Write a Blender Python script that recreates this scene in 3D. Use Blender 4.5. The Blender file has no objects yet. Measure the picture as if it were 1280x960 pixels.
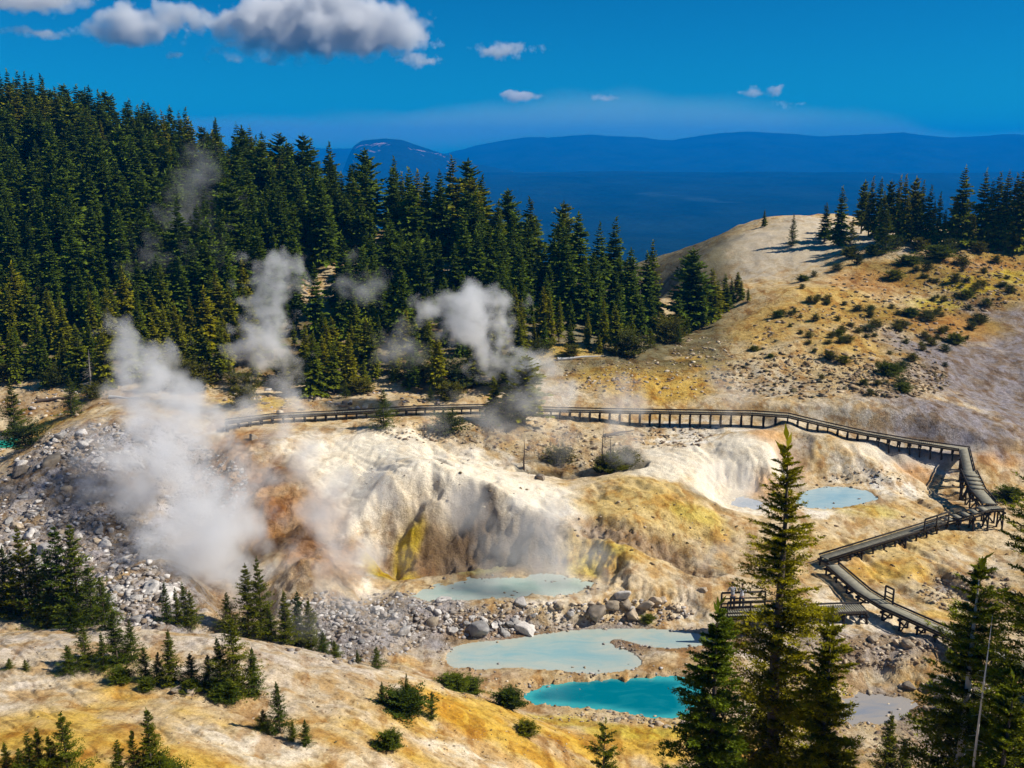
import bpy, bmesh, math, random, time
import numpy as np
from mathutils import Vector, Matrix

rng = np.random.default_rng(7)
random.seed(7)
T00 = time.perf_counter()
SC = bpy.context.scene
COL = SC.collection
R = math.radians

# ------------------------------------------------------------------ camera model
F = 1244.0; H = 30.0; EYE = 185.0
PITCH = math.atan((480 - EYE) / F)
CP, SP = math.cos(PITCH), math.sin(PITCH)

def ray(u, v):
    """slope of the line of sight: x per metre forward, drop per metre forward"""
    cx = (u - 640) / F; cy = (480 - v) / F
    y = CP + cy * SP
    z = -SP + cy * CP
    return cx / y, -z / y

def at_d(u, v, D):
    t, k = ray(u, v)
    return (t * D, D, H - k * D)

def at_z(u, v, z):
    t, k = ray(u, v)
    D = (H - z) / k
    return (t * D, D, z)

# ------------------------------------------------------------------ noise
_perm = np.random.default_rng(3).permutation(1024)
_grad = np.random.default_rng(4).uniform(0, 2 * np.pi, 1024)
_gx, _gy = np.cos(_grad), np.sin(_grad)

def perlin(x, y):
    xi = np.floor(x).astype(np.int64); yi = np.floor(y).astype(np.int64)
    xf = x - xi; yf = y - yi
    def g(ix, iy, fx, fy):
        h = _perm[(_perm[ix & 1023] + iy) & 1023]
        return _gx[h] * fx + _gy[h] * fy
    u = xf * xf * xf * (xf * (xf * 6 - 15) + 10); v = yf * yf * yf * (yf * (yf * 6 - 15) + 10)
    a = g(xi, yi, xf, yf); b = g(xi + 1, yi, xf - 1, yf)
    c = g(xi, yi + 1, xf, yf - 1); d = g(xi + 1, yi + 1, xf - 1, yf - 1)
    return ((a + u * (b - a)) + v * ((c + u * (d - c)) - (a + u * (b - a)))) * 1.5

def fbm(x, y, scale, octv=4, gain=0.5, seed=0):
    r = 0; a = 1; s = 0
    for i in range(octv):
        f = 2 ** i / scale
        r = r + a * perlin(x * f + seed * 17.3 + i * 5.1, y * f - seed * 9.7 + i * 3.3); s += a; a *= gain
    return r / s

def ridged(x, y, scale, octv=4, seed=0):
    r = 0; a = 1; s = 0
    for i in range(octv):
        f = 2 ** i / scale
        r = r + a * (1 - np.abs(perlin(x * f + seed * 13.3 + i * 7.7, y * f - seed * 3.1)) * 2); s += a; a *= .5
    return r / s

def sstep(a, b, x):
    t = np.clip((x - a) / (b - a), 0, 1)
    return t * t * (3 - 2 * t)

# ------------------------------------------------------------------ mesh helpers
def mesh_np(name, V, Fc, mat=None, smooth=False, cols=None, colname='tint'):
    me = bpy.data.meshes.new(name)
    V = np.asarray(V, dtype=np.float32).reshape(-1, 3); Fc = np.asarray(Fc, dtype=np.int32)
    n = Fc.shape[1]
    me.vertices.add(len(V)); me.vertices.foreach_set('co', V.ravel())
    me.loops.add(Fc.size); me.loops.foreach_set('vertex_index', Fc.ravel())
    me.polygons.add(len(Fc))
    me.polygons.foreach_set('loop_start', np.arange(0, Fc.size, n, dtype=np.int32))
    me.polygons.foreach_set('loop_total', np.full(len(Fc), n, dtype=np.int32))
    if smooth: me.polygons.foreach_set('use_smooth', np.ones(len(Fc), dtype=bool))
    if cols is not None:
        a = me.color_attributes.new(colname, 'FLOAT_COLOR', 'POINT')
        c = np.ones((len(V), 4), dtype=np.float32); c[:, :3] = cols
        a.data.foreach_set('color', c.ravel())
    me.update(calc_edges=True)
    if mat: me.materials.append(mat)
    return me

def link(name, data, parent=None, loc=(0, 0, 0), rz=0, sc=1):
    o = bpy.data.objects.new(name, data); COL.objects.link(o)
    o.location = loc; o.rotation_euler = (0, 0, rz)
    o.scale = (sc, sc, sc) if not isinstance(sc, tuple) else sc
    if parent is not None: o.parent = parent
    return o

def tag(o, label, cat, group=None, kind=None):
    if label: o['label'] = label
    if cat: o['category'] = cat
    if group: o['group'] = group
    if kind: o['kind'] = kind
    return o

def V3(p): return Vector(p)

class MB:
    def __init__(s): s.v = []; s.f = []
    def quadbox(s, c, ax, ay, az):
        """box from centre and three half-axis vectors"""
        c = Vector(c); b = len(s.v)
        for i in (-1, 1):
            for j in (-1, 1):
                for k in (-1, 1):
                    s.v.append(tuple(c + ax * i + ay * j + az * k))
        for q in ((0, 1, 3, 2), (4, 6, 7, 5), (0, 4, 5, 1), (2, 3, 7, 6), (0, 2, 6, 4), (1, 5, 7, 3)):
            s.f.append(tuple(b + i for i in q))
    def beam(s, p, q, w, h, up=Vector((0, 0, 1))):
        p = Vector(p); q = Vector(q); d = q - p; L = d.length
        if L < 1e-5: return
        d /= L
        side = d.cross(up)
        if side.length < 1e-3: side = d.cross(Vector((1, 0, 0)))
        side.normalize(); u = side.cross(d).normalized()
        s.quadbox((p + q) / 2, d * (L / 2), side * (w / 2), u * (h / 2))
    def mesh(s, name, mat): return mesh_np(name, s.v, s.f, mat)

# ------------------------------------------------------------------ materials
def new_mat(name):
    m = bpy.data.materials.new(name); m.use_nodes = True
    nt = m.node_tree; nt.nodes.clear()
    return m, nt, nt.nodes, nt.links

def N(nodes, typ, **kw):
    n = nodes.new(typ)
    for k, v in kw.items():
        if k.startswith('_'): setattr(n, k[1:], v)
        else: n.inputs[k.replace('__', ' ')].default_value = v
    return n

def ramp(nodes, stops, interp='LINEAR'):
    n = nodes.new('ShaderNodeValToRGB'); cr = n.color_ramp; cr.interpolation = interp
    while len(cr.elements) > 1: cr.elements.remove(cr.elements[-1])
    cr.elements[0].position = stops[0][0]; cr.elements[0].color = (*stops[0][1], 1)
    for p, c in stops[1:]:
        e = cr.elements.new(p); e.color = (*c, 1)
    return n

def mixc(nodes, links, typ, fac, a, b):
    n = nodes.new('ShaderNodeMix'); n.data_type = 'RGBA'; n.blend_type = typ
    for i, x in ((0, fac), (6, a), (7, b)):
        if hasattr(x, 'is_output'): links.new(x, n.inputs[i])
        elif isinstance(x, (int, float)): n.inputs[i].default_value = x
        else: n.inputs[i].default_value = (*x, 1)
    return n.outputs[2]

def math_n(nodes, links, op, a, b=None, clamp=False):
    n = nodes.new('ShaderNodeMath'); n.operation = op; n.use_clamp = clamp
    for i, x in ((0, a), (1, b)):
        if x is None: continue
        if hasattr(x, 'is_output'): links.new(x, n.inputs[i])
        else: n.inputs[i].default_value = x
    return n.outputs[0]

def ground_material():
    m, nt, nd, lk = new_mat('ground_earth')
    out = N(nd, 'ShaderNodeOutputMaterial'); bs = N(nd, 'ShaderNodeBsdfPrincipled', Roughness=0.95)
    bs.inputs['Specular IOR Level'].default_value = 0.15
    vc = nd.new('ShaderNodeVertexColor'); vc.layer_name = 'albedo'
    ro = nd.new('ShaderNodeVertexColor'); ro.layer_name = 'rough'
    tc = nd.new('ShaderNodeTexCoord')
    sr = nd.new('ShaderNodeSeparateColor'); lk.new(ro.outputs['Color'], sr.inputs[0])
    def noise(scale, det=5, rough=.6, dist=0, vec=None):
        n = N(nd, 'ShaderNodeTexNoise', Scale=scale, Detail=det, Roughness=rough, Distortion=dist)
        lk.new(vec if vec is not None else tc.outputs['Object'], n.inputs['Vector']); return n
    mp = nd.new('ShaderNodeMapping'); mp.inputs['Scale'].default_value = (1.0, .22, 1.6); mp.inputs['Rotation'].default_value = (0, 0, R(42))
    lk.new(tc.outputs['Object'], mp.inputs['Vector'])
    n0 = noise(11, 6, .7); n1 = noise(2.3, 8, .68); n2 = noise(.55, 5, .6, .6); n3 = noise(.9, 6, .6, .3, mp.outputs['Vector'])
    c = vc.outputs['Color']
    r0 = ramp(nd, [(.36, (.62, .58, .54)), (.5, (1, 1, 1)), (.64, (1.25, 1.26, 1.28))]); lk.new(n0.outputs['Fac'], r0.inputs['Fac'])
    c = mixc(nd, lk, 'MULTIPLY', .7, c, r0.outputs['Color'])
    r1 = ramp(nd, [(.36, (.58, .53, .47)), (.48, (1, 1, 1)), (.66, (1.22, 1.24, 1.28))]); lk.new(n1.outputs['Fac'], r1.inputs['Fac'])
    c = mixc(nd, lk, 'MULTIPLY', math_n(nd, lk, 'MULTIPLY', sr.outputs[1], .85), c, r1.outputs['Color'])
    r2 = ramp(nd, [(.40, (.78, .60, .34)), (.5, (1, 1, 1)), (.60, (1.1, 1.14, 1.3))]); lk.new(n2.outputs['Fac'], r2.inputs['Fac'])
    c = mixc(nd, lk, 'MULTIPLY', math_n(nd, lk, 'MULTIPLY', sr.outputs[1], .75), c, r2.outputs['Color'])
    r3 = ramp(nd, [(.38, (.62, .47, .32)), (.47, (1, 1, 1)), (.58, (1, 1, 1)), (.68, (1.18, 1.2, 1.25))]); lk.new(n3.outputs['Fac'], r3.inputs['Fac'])
    c = mixc(nd, lk, 'MULTIPLY', math_n(nd, lk, 'MULTIPLY', sr.outputs[1], .75), c, r3.outputs['Color'])
    # small dark specks: pebbles and grit
    vo = N(nd, 'ShaderNodeTexVoronoi', Scale=3.2, Randomness=1.0); lk.new(tc.outputs['Object'], vo.inputs['Vector'])
    rv = ramp(nd, [(.08, (.45, .40, .36)), (.16, (1, 1, 1))]); lk.new(vo.outputs['Distance'], rv.inputs['Fac'])
    nsel = noise(.35, 3); rs = ramp(nd, [(.5, (0, 0, 0)), (.62, (1, 1, 1))]); lk.new(nsel.outputs['Fac'], rs.inputs['Fac'])
    c = mixc(nd, lk, 'MULTIPLY', rs.outputs['Color'], c, rv.outputs['Color'])
    lk.new(c, bs.inputs['Base Color'])
    nb = noise(1.4, 9, .68); nb2 = noise(7, 6, .7)
    s = math_n(nd, lk, 'MULTIPLY_ADD', nb2.outputs['Fac'], .4); s.node.inputs[2].default_value = 0
    lk.new(nb.outputs['Fac'], s.node.inputs[2])
    bp = N(nd, 'ShaderNodeBump', Distance=.45); lk.new(s, bp.inputs['Height'])
    st = math_n(nd, lk, 'MULTIPLY_ADD', sr.outputs[0], .6); st.node.inputs[2].default_value = .34
    lk.new(st, bp.inputs['Strength'])
    lk.new(bp.outputs['Normal'], bs.inputs['Normal'])
    lk.new(bs.outputs[0], out.inputs['Surface'])
    return m

def foliage_material(name, dark, light, hue=(.05)):
    m, nt, nd, lk = new_mat(name)
    out = N(nd, 'ShaderNodeOutputMaterial'); bs = N(nd, 'ShaderNodeBsdfPrincipled', Roughness=.6)
    bs.inputs['Specular IOR Level'].default_value = .06
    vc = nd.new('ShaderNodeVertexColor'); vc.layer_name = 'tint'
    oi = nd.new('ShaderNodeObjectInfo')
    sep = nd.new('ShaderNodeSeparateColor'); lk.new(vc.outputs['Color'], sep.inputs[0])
    c = mixc(nd, lk, 'MIX', sep.outputs[0], dark, light)  # shaded to sunlit needle colours; the light contrast sits in the albedo
    rr = ramp(nd, [(0, (.42, .58, .75)), (.3, (.9, 1, 1)), (.6, (1.35, 1.2, .7)), (.85, (1.0, 1.0, .8)), (1, (.55, .8, 1.1))]); lk.new(oi.outputs['Random'], rr.inputs['Fac'])
    c = mixc(nd, lk, 'MULTIPLY', 1.0, c, rr.outputs['Color'])
    lk.new(c, bs.inputs['Base Color'])
    tr = nd.new('ShaderNodeBsdfTranslucent'); lk.new(c, tr.inputs['Color'])
    mx = nd.new('ShaderNodeMixShader'); mx.inputs[0].default_value = .22
    lk.new(bs.outputs[0], mx.inputs[1]); lk.new(tr.outputs[0], mx.inputs[2])
    lk.new(mx.outputs[0], out.inputs['Surface'])
    return m

def simple_material(name, a, b, scale=4, rough=.9, bump=.3, dist=.05, spec=.2, det=6, stretch=None, rand=0.0):
    m, nt, nd, lk = new_mat(name)
    out = N(nd, 'ShaderNodeOutputMaterial'); bs = N(nd, 'ShaderNodeBsdfPrincipled', Roughness=rough)
    bs.inputs['Specular IOR Level'].default_value = spec
    tc = nd.new('ShaderNodeTexCoord'); vec = tc.outputs['Object']
    if stretch:
        mp = nd.new('ShaderNodeMapping'); mp.inputs['Scale'].default_value = stretch; lk.new(vec, mp.inputs['Vector']); vec = mp.outputs['Vector']
    n = N(nd, 'ShaderNodeTexNoise', Scale=scale, Detail=det, Roughness=.65); lk.new(vec, n.inputs['Vector'])
    r = ramp(nd, [(.3, a), (.7, b)]); lk.new(n.outputs['Fac'], r.inputs['Fac'])
    c = r.outputs['Color']
    if rand:
        oi = nd.new('ShaderNodeObjectInfo')
        rr = ramp(nd, [(0, (1 - rand,) * 3), (1, (1 + rand, 1 + rand * .9, 1 + rand * .75))]); lk.new(oi.outputs['Random'], rr.inputs['Fac'])
        c = mixc(nd, lk, 'MULTIPLY', 1.0, c, rr.outputs['Color'])
    lk.new(c, bs.inputs['Base Color'])
    bp = N(nd, 'ShaderNodeBump', Strength=bump, Distance=dist); lk.new(n.outputs['Fac'], bp.inputs['Height']); lk.new(bp.outputs['Normal'], bs.inputs['Normal'])
    lk.new(bs.outputs[0], out.inputs['Surface'])
    return m

def attr_rock_material(name, rand=.3):
    m, nt, nd, lk = new_mat(name)
    out = N(nd, 'ShaderNodeOutputMaterial'); bs = N(nd, 'ShaderNodeBsdfPrincipled', Roughness=.95)
    bs.inputs['Specular IOR Level'].default_value = .15
    vc = nd.new('ShaderNodeVertexColor'); vc.layer_name = 'tint'
    tc = nd.new('ShaderNodeTexCoord')
    n = N(nd, 'ShaderNodeTexNoise', Scale=3, Detail=6); lk.new(tc.outputs['Object'], n.inputs['Vector'])
    r = ramp(nd, [(.3, (.65, .6, .55)), (.7, (1.2, 1.2, 1.2))]); lk.new(n.outputs['Fac'], r.inputs['Fac'])
    lk.new(mixc(nd, lk, 'MULTIPLY', 1.0, vc.outputs['Color'], r.outputs['Color']), bs.inputs['Base Color'])
    lk.new(bs.outputs[0], out.inputs['Surface'])
    return m

def water_material(name, deep, shallow, rough=.08):
    m, nt, nd, lk = new_mat(name)
    out = N(nd, 'ShaderNodeOutputMaterial'); bs = N(nd, 'ShaderNodeBsdfPrincipled', Roughness=rough)
    vc = nd.new('ShaderNodeVertexColor'); vc.layer_name = 'tint'
    sep = nd.new('ShaderNodeSeparateColor'); lk.new(vc.outputs['Color'], sep.inputs[0])
    tc = nd.new('ShaderNodeTexCoord')
    mp = nd.new('ShaderNodeMapping'); mp.inputs['Scale'].default_value = (.4, 1.1, 1); lk.new(tc.outputs['Object'], mp.inputs['Vector'])
    n = N(nd, 'ShaderNodeTexNoise', Scale=.8, Detail=8, Distortion=1.6, Roughness=.65); lk.new(mp.outputs['Vector'], n.inputs['Vector'])
    a = math_n(nd, lk, 'MULTIPLY_ADD', n.outputs['Fac'], 2.2 if rough > .13 else 1.0); a.node.inputs[2].default_value = -1.0 if rough > .13 else -.5
    f = math_n(nd, lk, 'ADD', sep.outputs[0], a, True)
    c = mixc(nd, lk, 'MIX', f, deep, shallow)
    lk.new(c, bs.inputs['Base Color'])
    bn = N(nd, 'ShaderNodeTexNoise', Scale=5, Detail=3); lk.new(tc.outputs['Object'], bn.inputs['Vector'])
    bp = N(nd, 'ShaderNodeBump', Strength=.12, Distance=.05); lk.new(bn.outputs['Fac'], bp.inputs['Height']); lk.new(bp.outputs['Normal'], bs.inputs['Normal'])
    lk.new(bs.outputs[0], out.inputs['Surface'])
    return m

def blob_volume(name, blobs, density, nscale, ncut=.9, warp=.35, color=(1, 1, 1), aniso=.1, detail=4, rate=1.0, wscale=None, core=.25):
    """density of a cloud made of soft ellipsoids (centre, radii, weight), eaten away by noise"""
    m, nt, nd, lk = new_mat(name)
    out = N(nd, 'ShaderNodeOutputMaterial'); pv = N(nd, 'ShaderNodeVolumePrincipled', Anisotropy=aniso)
    pv.inputs['Color'].default_value = (*color, 1)
    tc = nd.new('ShaderNodeTexCoord')
    wn = N(nd, 'ShaderNodeTexNoise', Scale=(wscale or nscale * .45), Detail=2); lk.new(tc.outputs['Object'], wn.inputs['Vector'])
    sb = nd.new('ShaderNodeVectorMath'); sb.operation = 'SUBTRACT'; sb.inputs[1].default_value = (.5, .5, .5); lk.new(wn.outputs['Color'], sb.inputs[0])
    mean_r = sum(b[1][2] for b in blobs) / len(blobs)
    sc = nd.new('ShaderNodeVectorMath'); sc.operation = 'SCALE'; sc.inputs['Scale'].default_value = warp * mean_r * 2.2; lk.new(sb.outputs[0], sc.inputs[0])
    ad = nd.new('ShaderNodeVectorMath'); ad.operation = 'ADD'; lk.new(tc.outputs['Object'], ad.inputs[0]); lk.new(sc.outputs[0], ad.inputs[1])
    tot = None
    for c, r, w in blobs:
        s = nd.new('ShaderNodeVectorMath'); s.operation = 'SUBTRACT'; s.inputs[1].default_value = c; lk.new(ad.outputs[0], s.inputs[0])
        d = nd.new('ShaderNodeVectorMath'); d.operation = 'DIVIDE'; d.inputs[1].default_value = r; lk.new(s.outputs[0], d.inputs[0])
        l = nd.new('ShaderNodeVectorMath'); l.operation = 'LENGTH'; lk.new(d.outputs[0], l.inputs[0])
        mr = nd.new('ShaderNodeMapRange'); mr.interpolation_type = 'SMOOTHSTEP'
        mr.inputs['From Min'].default_value = 1.0; mr.inputs['From Max'].default_value = core
        mr.inputs['To Min'].default_value = 0; mr.inputs['To Max'].default_value = w
        lk.new(l.outputs['Value'], mr.inputs['Value'])
        tot = mr.outputs[0] if tot is None else math_n(nd, lk, 'ADD', tot, mr.outputs[0])
    nn = N(nd, 'ShaderNodeTexNoise', Scale=nscale, Detail=detail, Roughness=.58); lk.new(tc.outputs['Object'], nn.inputs['Vector'])
    rn = nd.new('ShaderNodeMapRange'); rn.inputs['From Min'].default_value = .3; rn.inputs['From Max'].default_value = .7
    rn.inputs['To Min'].default_value = 0; rn.inputs['To Max'].default_value = ncut; lk.new(nn.outputs['Fac'], rn.inputs['Value'])
    df = math_n(nd, lk, 'SUBTRACT', tot, rn.outputs[0], True)
    dn = math_n(nd, lk, 'MULTIPLY', df, density)
    lk.new(dn, pv.inputs['Density'])
    lk.new(pv.outputs[0], out.inputs['Volume'])
    try: m.cycles.volume_step_rate = rate
    except Exception: pass
    return m

def ico(sub):
    bm = bmesh.new(); bmesh.ops.create_icosphere(bm, subdivisions=sub, radius=1)
    V = np.array([v.co[:] for v in bm.verts]); Fc = np.array([[v.index for v in f.verts] for f in bm.faces]); bm.free()
    return V, Fc
ICO1 = ico(1); ICO2 = ico(2); ICO3 = ico(3)

def blob_domain(name, blobs, voxel):
    Vs, Fs, o = [], [], 0
    for c, r, w in blobs:
        Vs.append(ICO3[0] * np.array(r) * 1.06 + np.array(c)); Fs.append(ICO3[1] + o); o += len(ICO3[0])
    me = mesh_np(name, np.concatenate(Vs), np.concatenate(Fs))
    ob = link(name + '_tmp', me)
    md = ob.modifiers.new('r', 'REMESH'); md.mode = 'VOXEL'; md.voxel_size = voxel
    dg = bpy.context.evaluated_depsgraph_get(); dg.update()
    res = bpy.data.meshes.new_from_object(ob.evaluated_get(dg)); res.name = name
    bpy.data.objects.remove(ob)
    return res

def volume_thing(name, label, cat, blobs, density, nscale, voxel, group=None, kind=None, **kw):
    me = blob_domain(name, blobs, voxel); me.materials.clear()
    me.materials.append(blob_volume(name + '_vapour', blobs, density, nscale, **kw))
    return tag(link(name, me), label, cat, group, kind)

#==SPLIT== ------------------------------------------------------------ steam, clouds, haze
print("T", round(time.perf_counter() - T00, 1), '----------- steam, clouds, haze')
def PB(u, v, r, D, w=1.0, ru=None, rd=None):
    """soft puff seen at (u, v): radius in picture pixels turned into metres at distance D"""
    p = at_d(u, v, D); m = D / F * r
    return (tuple(p), ((ru * D / F if ru else m), (rd if rd else m * .9), m), w)
STEAM = [
 ('dense lavender white steam billowing up from the gully between scree and orange ridge', [PB(158, 428, 42, 75, 1.1), PB(172, 480, 52, 74, 1.0), PB(225, 540, 82, 72, 1.1), PB(190, 600, 70, 69, .8), PB(265, 640, 95, 65, 1.15), PB(310, 705, 75, 60, 1.0), PB(230, 690, 70, 60, .6)], .52, .34, dict(ncut=1.0)),
 ('grey steam cloud drifting over the scree left of the dense plume', [PB(128, 585, 66, 72, .85), PB(160, 650, 66, 66, .75), PB(215, 700, 60, 60, .6)], .36, .3, dict(ncut=.85)),
 ('tall thin bluish steam wisp rising in front of the forest', [PB(342, 345, 42, 92, .9), PB(332, 395, 30, 91, .8), PB(342, 440, 52, 90, .85), PB(300, 450, 38, 90, .6)], .50, .42, dict(ncut=1.05)),
 ('white steam pouring over the left side of the white mound', [PB(345, 520, 54, 80, .85), PB(375, 575, 56, 74, .85), PB(415, 640, 62, 65, 1.05), PB(440, 695, 56, 61, 1.05), PB(470, 610, 50, 68, .6), PB(390, 720, 50, 58, .7), PB(500, 560, 50, 72, .45), PB(540, 620, 44, 64, .5)], .46, .34, dict(ncut=.95)),
 ('bright ragged steam puff in front of the middle of the forest', [PB(560, 388, 34, 93, .9, ru=62), PB(610, 395, 42, 92, .95), PB(600, 440, 36, 91, .9), PB(655, 465, 42, 89, 1.0), PB(700, 498, 36, 87, .8)], .62, .42, dict(ncut=1.0)),
 ('faint grey steam around the dark fir in the mid basin', [PB(650, 515, 60, 84, .75), PB(700, 545, 52, 80, .6), PB(570, 550, 60, 78, .55)], .20, .3, dict(ncut=.8)),
 ('thin grey steam column standing on the tangled bush', [PB(775, 498, 40, 81, .85), PB(776, 545, 28, 79, .85), PB(776, 580, 20, 77.5, .8)], .34, .4, dict(ncut=.7)),
 ('brownish steam rising against the eroded cliff of the crater', [PB(690, 650, 56, 62.5, .85), PB(705, 705, 50, 61, .9), PB(640, 680, 54, 61.5, .75), PB(585, 640, 56, 64, .7), PB(600, 720, 45, 60.5, .5)], .30, .34, dict(ncut=.8)),
 ('soft bluish steam vent beside the small pale blue pool', [PB(895, 585, 42, 74, .75), PB(925, 615, 32, 72, .9)], .35, .45, dict(ncut=.75)),
 ('thin steam wisp above the trestle at the foot of the right hill', [PB(905, 478, 40, 90, .7), PB(903, 512, 18, 87, .75)], .2, .4, dict(ncut=.6)),
 ('highest blue steam patch drifting through the left forest', [PB(250, 225, 52, 138, .85), PB(225, 285, 52, 132, .8), PB(190, 335, 44, 124, .75), PB(250, 325, 40, 120, .7)], .085, .22, dict(ncut=.9)),
 ('small blue steam wisp in the forest above the far boardwalk', [PB(450, 358, 36, 106, .85)], .17, .35, dict(ncut=.9)),
 ('low mist over the grey rubble between ridge and milky pool', [PB(480, 755, 60, 54, .7, ru=100), PB(410, 770, 56, 53, .7), PB(560, 815, 40, 51, .6, ru=75), PB(530, 705, 50, 58, .6)], .15, .34, dict(ncut=.7)),
 ('small steam curl in the gully right of the ochre shelf', [PB(885, 690, 30, 62, .8)], .25, .5, dict(ncut=.6)),
 ('faint wisp hanging among dark firs left of the bright steam puff', [PB(505, 432, 38, 92, .8)], .22, .4, dict(ncut=.85)),
]
for lab, bl, dens, ns, kw in STEAM:
    volume_thing('steam_plume', lab, 'steam plume', [(c, tuple(q * 1.42 for q in rr), w * 1.2) for c, rr, w in bl], dens * 1.2, ns * 1.25, .7, detail=6, color=(.98, .985, 1.0), core=0, warp=.95, wscale=ns * .8, rate=1.4, **kw)

CD = 10500.0
def CB(u, v, ru, rv, w=1.0, D=CD, rd=None):
    p = at_d(u, v, D); m = D / F
    return (tuple(p), (ru * m, (rd or ru * .6) * m, rv * m), w)
CLOUDS = [
 ('big grey white cumulus with a flat dark blue base at the top of the sky', [CB(430, 32, 110, 36, 1.15), CB(340, 30, 80, 30, .95), CB(480, 38, 60, 26, 1.0), CB(400, 8, 70, 34, 1.0), CB(350, 62, 120, 16, .55), CB(300, 28, 60, 24, .7)], dict()),
 ('left cumulus tower next to the big cloud', [CB(155, 22, 40, 30, 1.05), CB(205, 26, 45, 22, .95), CB(150, 45, 60, 18, .7), CB(245, 22, 40, 20, .8)], dict()),
 ('grey flat cloud cut by the top left corner', [CB(40, 0, 90, 16, 1.0), CB(60, 42, 60, 9, .5), CB(20, 36, 50, 8, .4)], dict()),
 ('small oval cloud below the right end of the big cumulus', [CB(522, 76, 36, 10, .8)], dict()),
 ('tiny cloud tuft above the small oval cloud', [CB(545, 54, 11, 8, .8)], dict()),
 ('elongated pale cloud right of the big cumulus', [CB(622, 64, 40, 11, .85), CB(665, 60, 30, 7, .4)], dict()),
 ('small flat bright cloud in the middle of the sky', [CB(654, 121, 34, 7, .95), CB(640, 119, 18, 6, .8)], dict()),
 ('small bright twin topped cloud right of centre', [CB(938, 115, 20, 7, .9), CB(968, 113, 14, 8, 1.0)], dict()),
 ('faint cloud scrap left of the small bright twin cloud', [CB(755, 122, 30, 5, .7)], dict()),
 ('faint grey cloud scrap low on the right of the twin cloud', [CB(985, 131, 34, 6, .45)], dict()),
 ('tiny pale smudge of cloud beneath the left cumulus', [CB(221, 71, 16, 7, .8)], dict()),
]
for lab, bl, kw in CLOUDS:
    bl = [(c, tuple(q * 1.15 for q in r), w * 1.35) for c, r, w in bl]
    small = max(b[1][0] for b in bl) < 400
    volume_thing('cloud', lab, 'cloud', bl, .013, .0055 if not small else .012, 60 if not small else 20, detail=7, ncut=1.15, warp=1.1, wscale=.004 if not small else .008, color=(.97, .97, .98), aniso=.2, rate=1.0)

volume_thing('cloud', 'long thin veil of pale cloud lying low over the horizon', 'cloud', [CB(300, 165, 220, 26, 1, 13500), CB(560, 158, 280, 34, 1, 13500), CB(800, 152, 260, 46, 1, 13500), CB(1010, 164, 200, 34, .8, 13500), CB(1250, 178, 240, 26, .8, 13500)], .0006, .0012, 90, detail=4, ncut=.3, warp=.6, color=(.45, .82, 1))
# ---- haze
bm = bmesh.new(); bmesh.ops.create_cube(bm, size=1)
hz = bpy.data.meshes.new('haze'); bm.to_mesh(hz); bm.free()
o = link('haze', hz, None, (0, 4300, (-300 + 195) / 2)); o.scale = (29500, 9200, 495)
m, nt, nd, lk = new_mat('valley_haze'); out = N(nd, 'ShaderNodeOutputMaterial'); pv = N(nd, 'ShaderNodeVolumePrincipled', Density=1.6e-4, Anisotropy=0.0)
pv.inputs['Color'].default_value = (.0, .33, 1.0, 1); lk.new(pv.outputs[0], out.inputs['Volume']); hz.materials.append(m)
tag(o, 'blue haze filling the air over the far valley', 'haze', kind='stuff')

#==SPLIT== ------------------------------------------------------------ visitors
print("T", round(time.perf_counter() - T00, 1), '----------- visitors')
# ---- two visitors leaning on the platform railing
skin = simple_material('skin', (.42, .25, .17), (.50, .31, .22), 20, .6, .05)
shirt_a = simple_material('pale_shirt', (.60, .60, .62), (.70, .70, .72), 30, .9, .1)
shirt_b = simple_material('grey_shirt', (.30, .31, .34), (.38, .39, .42), 30, .9, .1)
trous = simple_material('dark_trousers', (.03, .035, .05), (.05, .055, .07), 30, .9, .1)
hairm = simple_material('dark_hair', (.02, .014, .01), (.05, .035, .02), 60, .6, .2)
def skinned(name, joints, edges, mat, root=0, sub=1):
    me = bpy.data.meshes.new(name); me.from_pydata([j[:3] for j in joints], edges, [])
    o = link(name, me); md = o.modifiers.new('s', 'SKIN'); 
    for i, j in enumerate(joints):
        sv = me.skin_vertices[0].data[i]; sv.radius = (j[3], j[4] if len(j) > 4 else j[3]); sv.use_root = (i == root)
    md.use_smooth_shade = True; o.modifiers.new('u', 'SUBSURF').levels = sub
    dg = bpy.context.evaluated_depsgraph_get(); dg.update(); res = bpy.data.meshes.new_from_object(o.evaluated_get(dg)); res.name = name
    bpy.data.objects.remove(o); res.materials.clear(); res.materials.append(mat)
    return res
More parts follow.
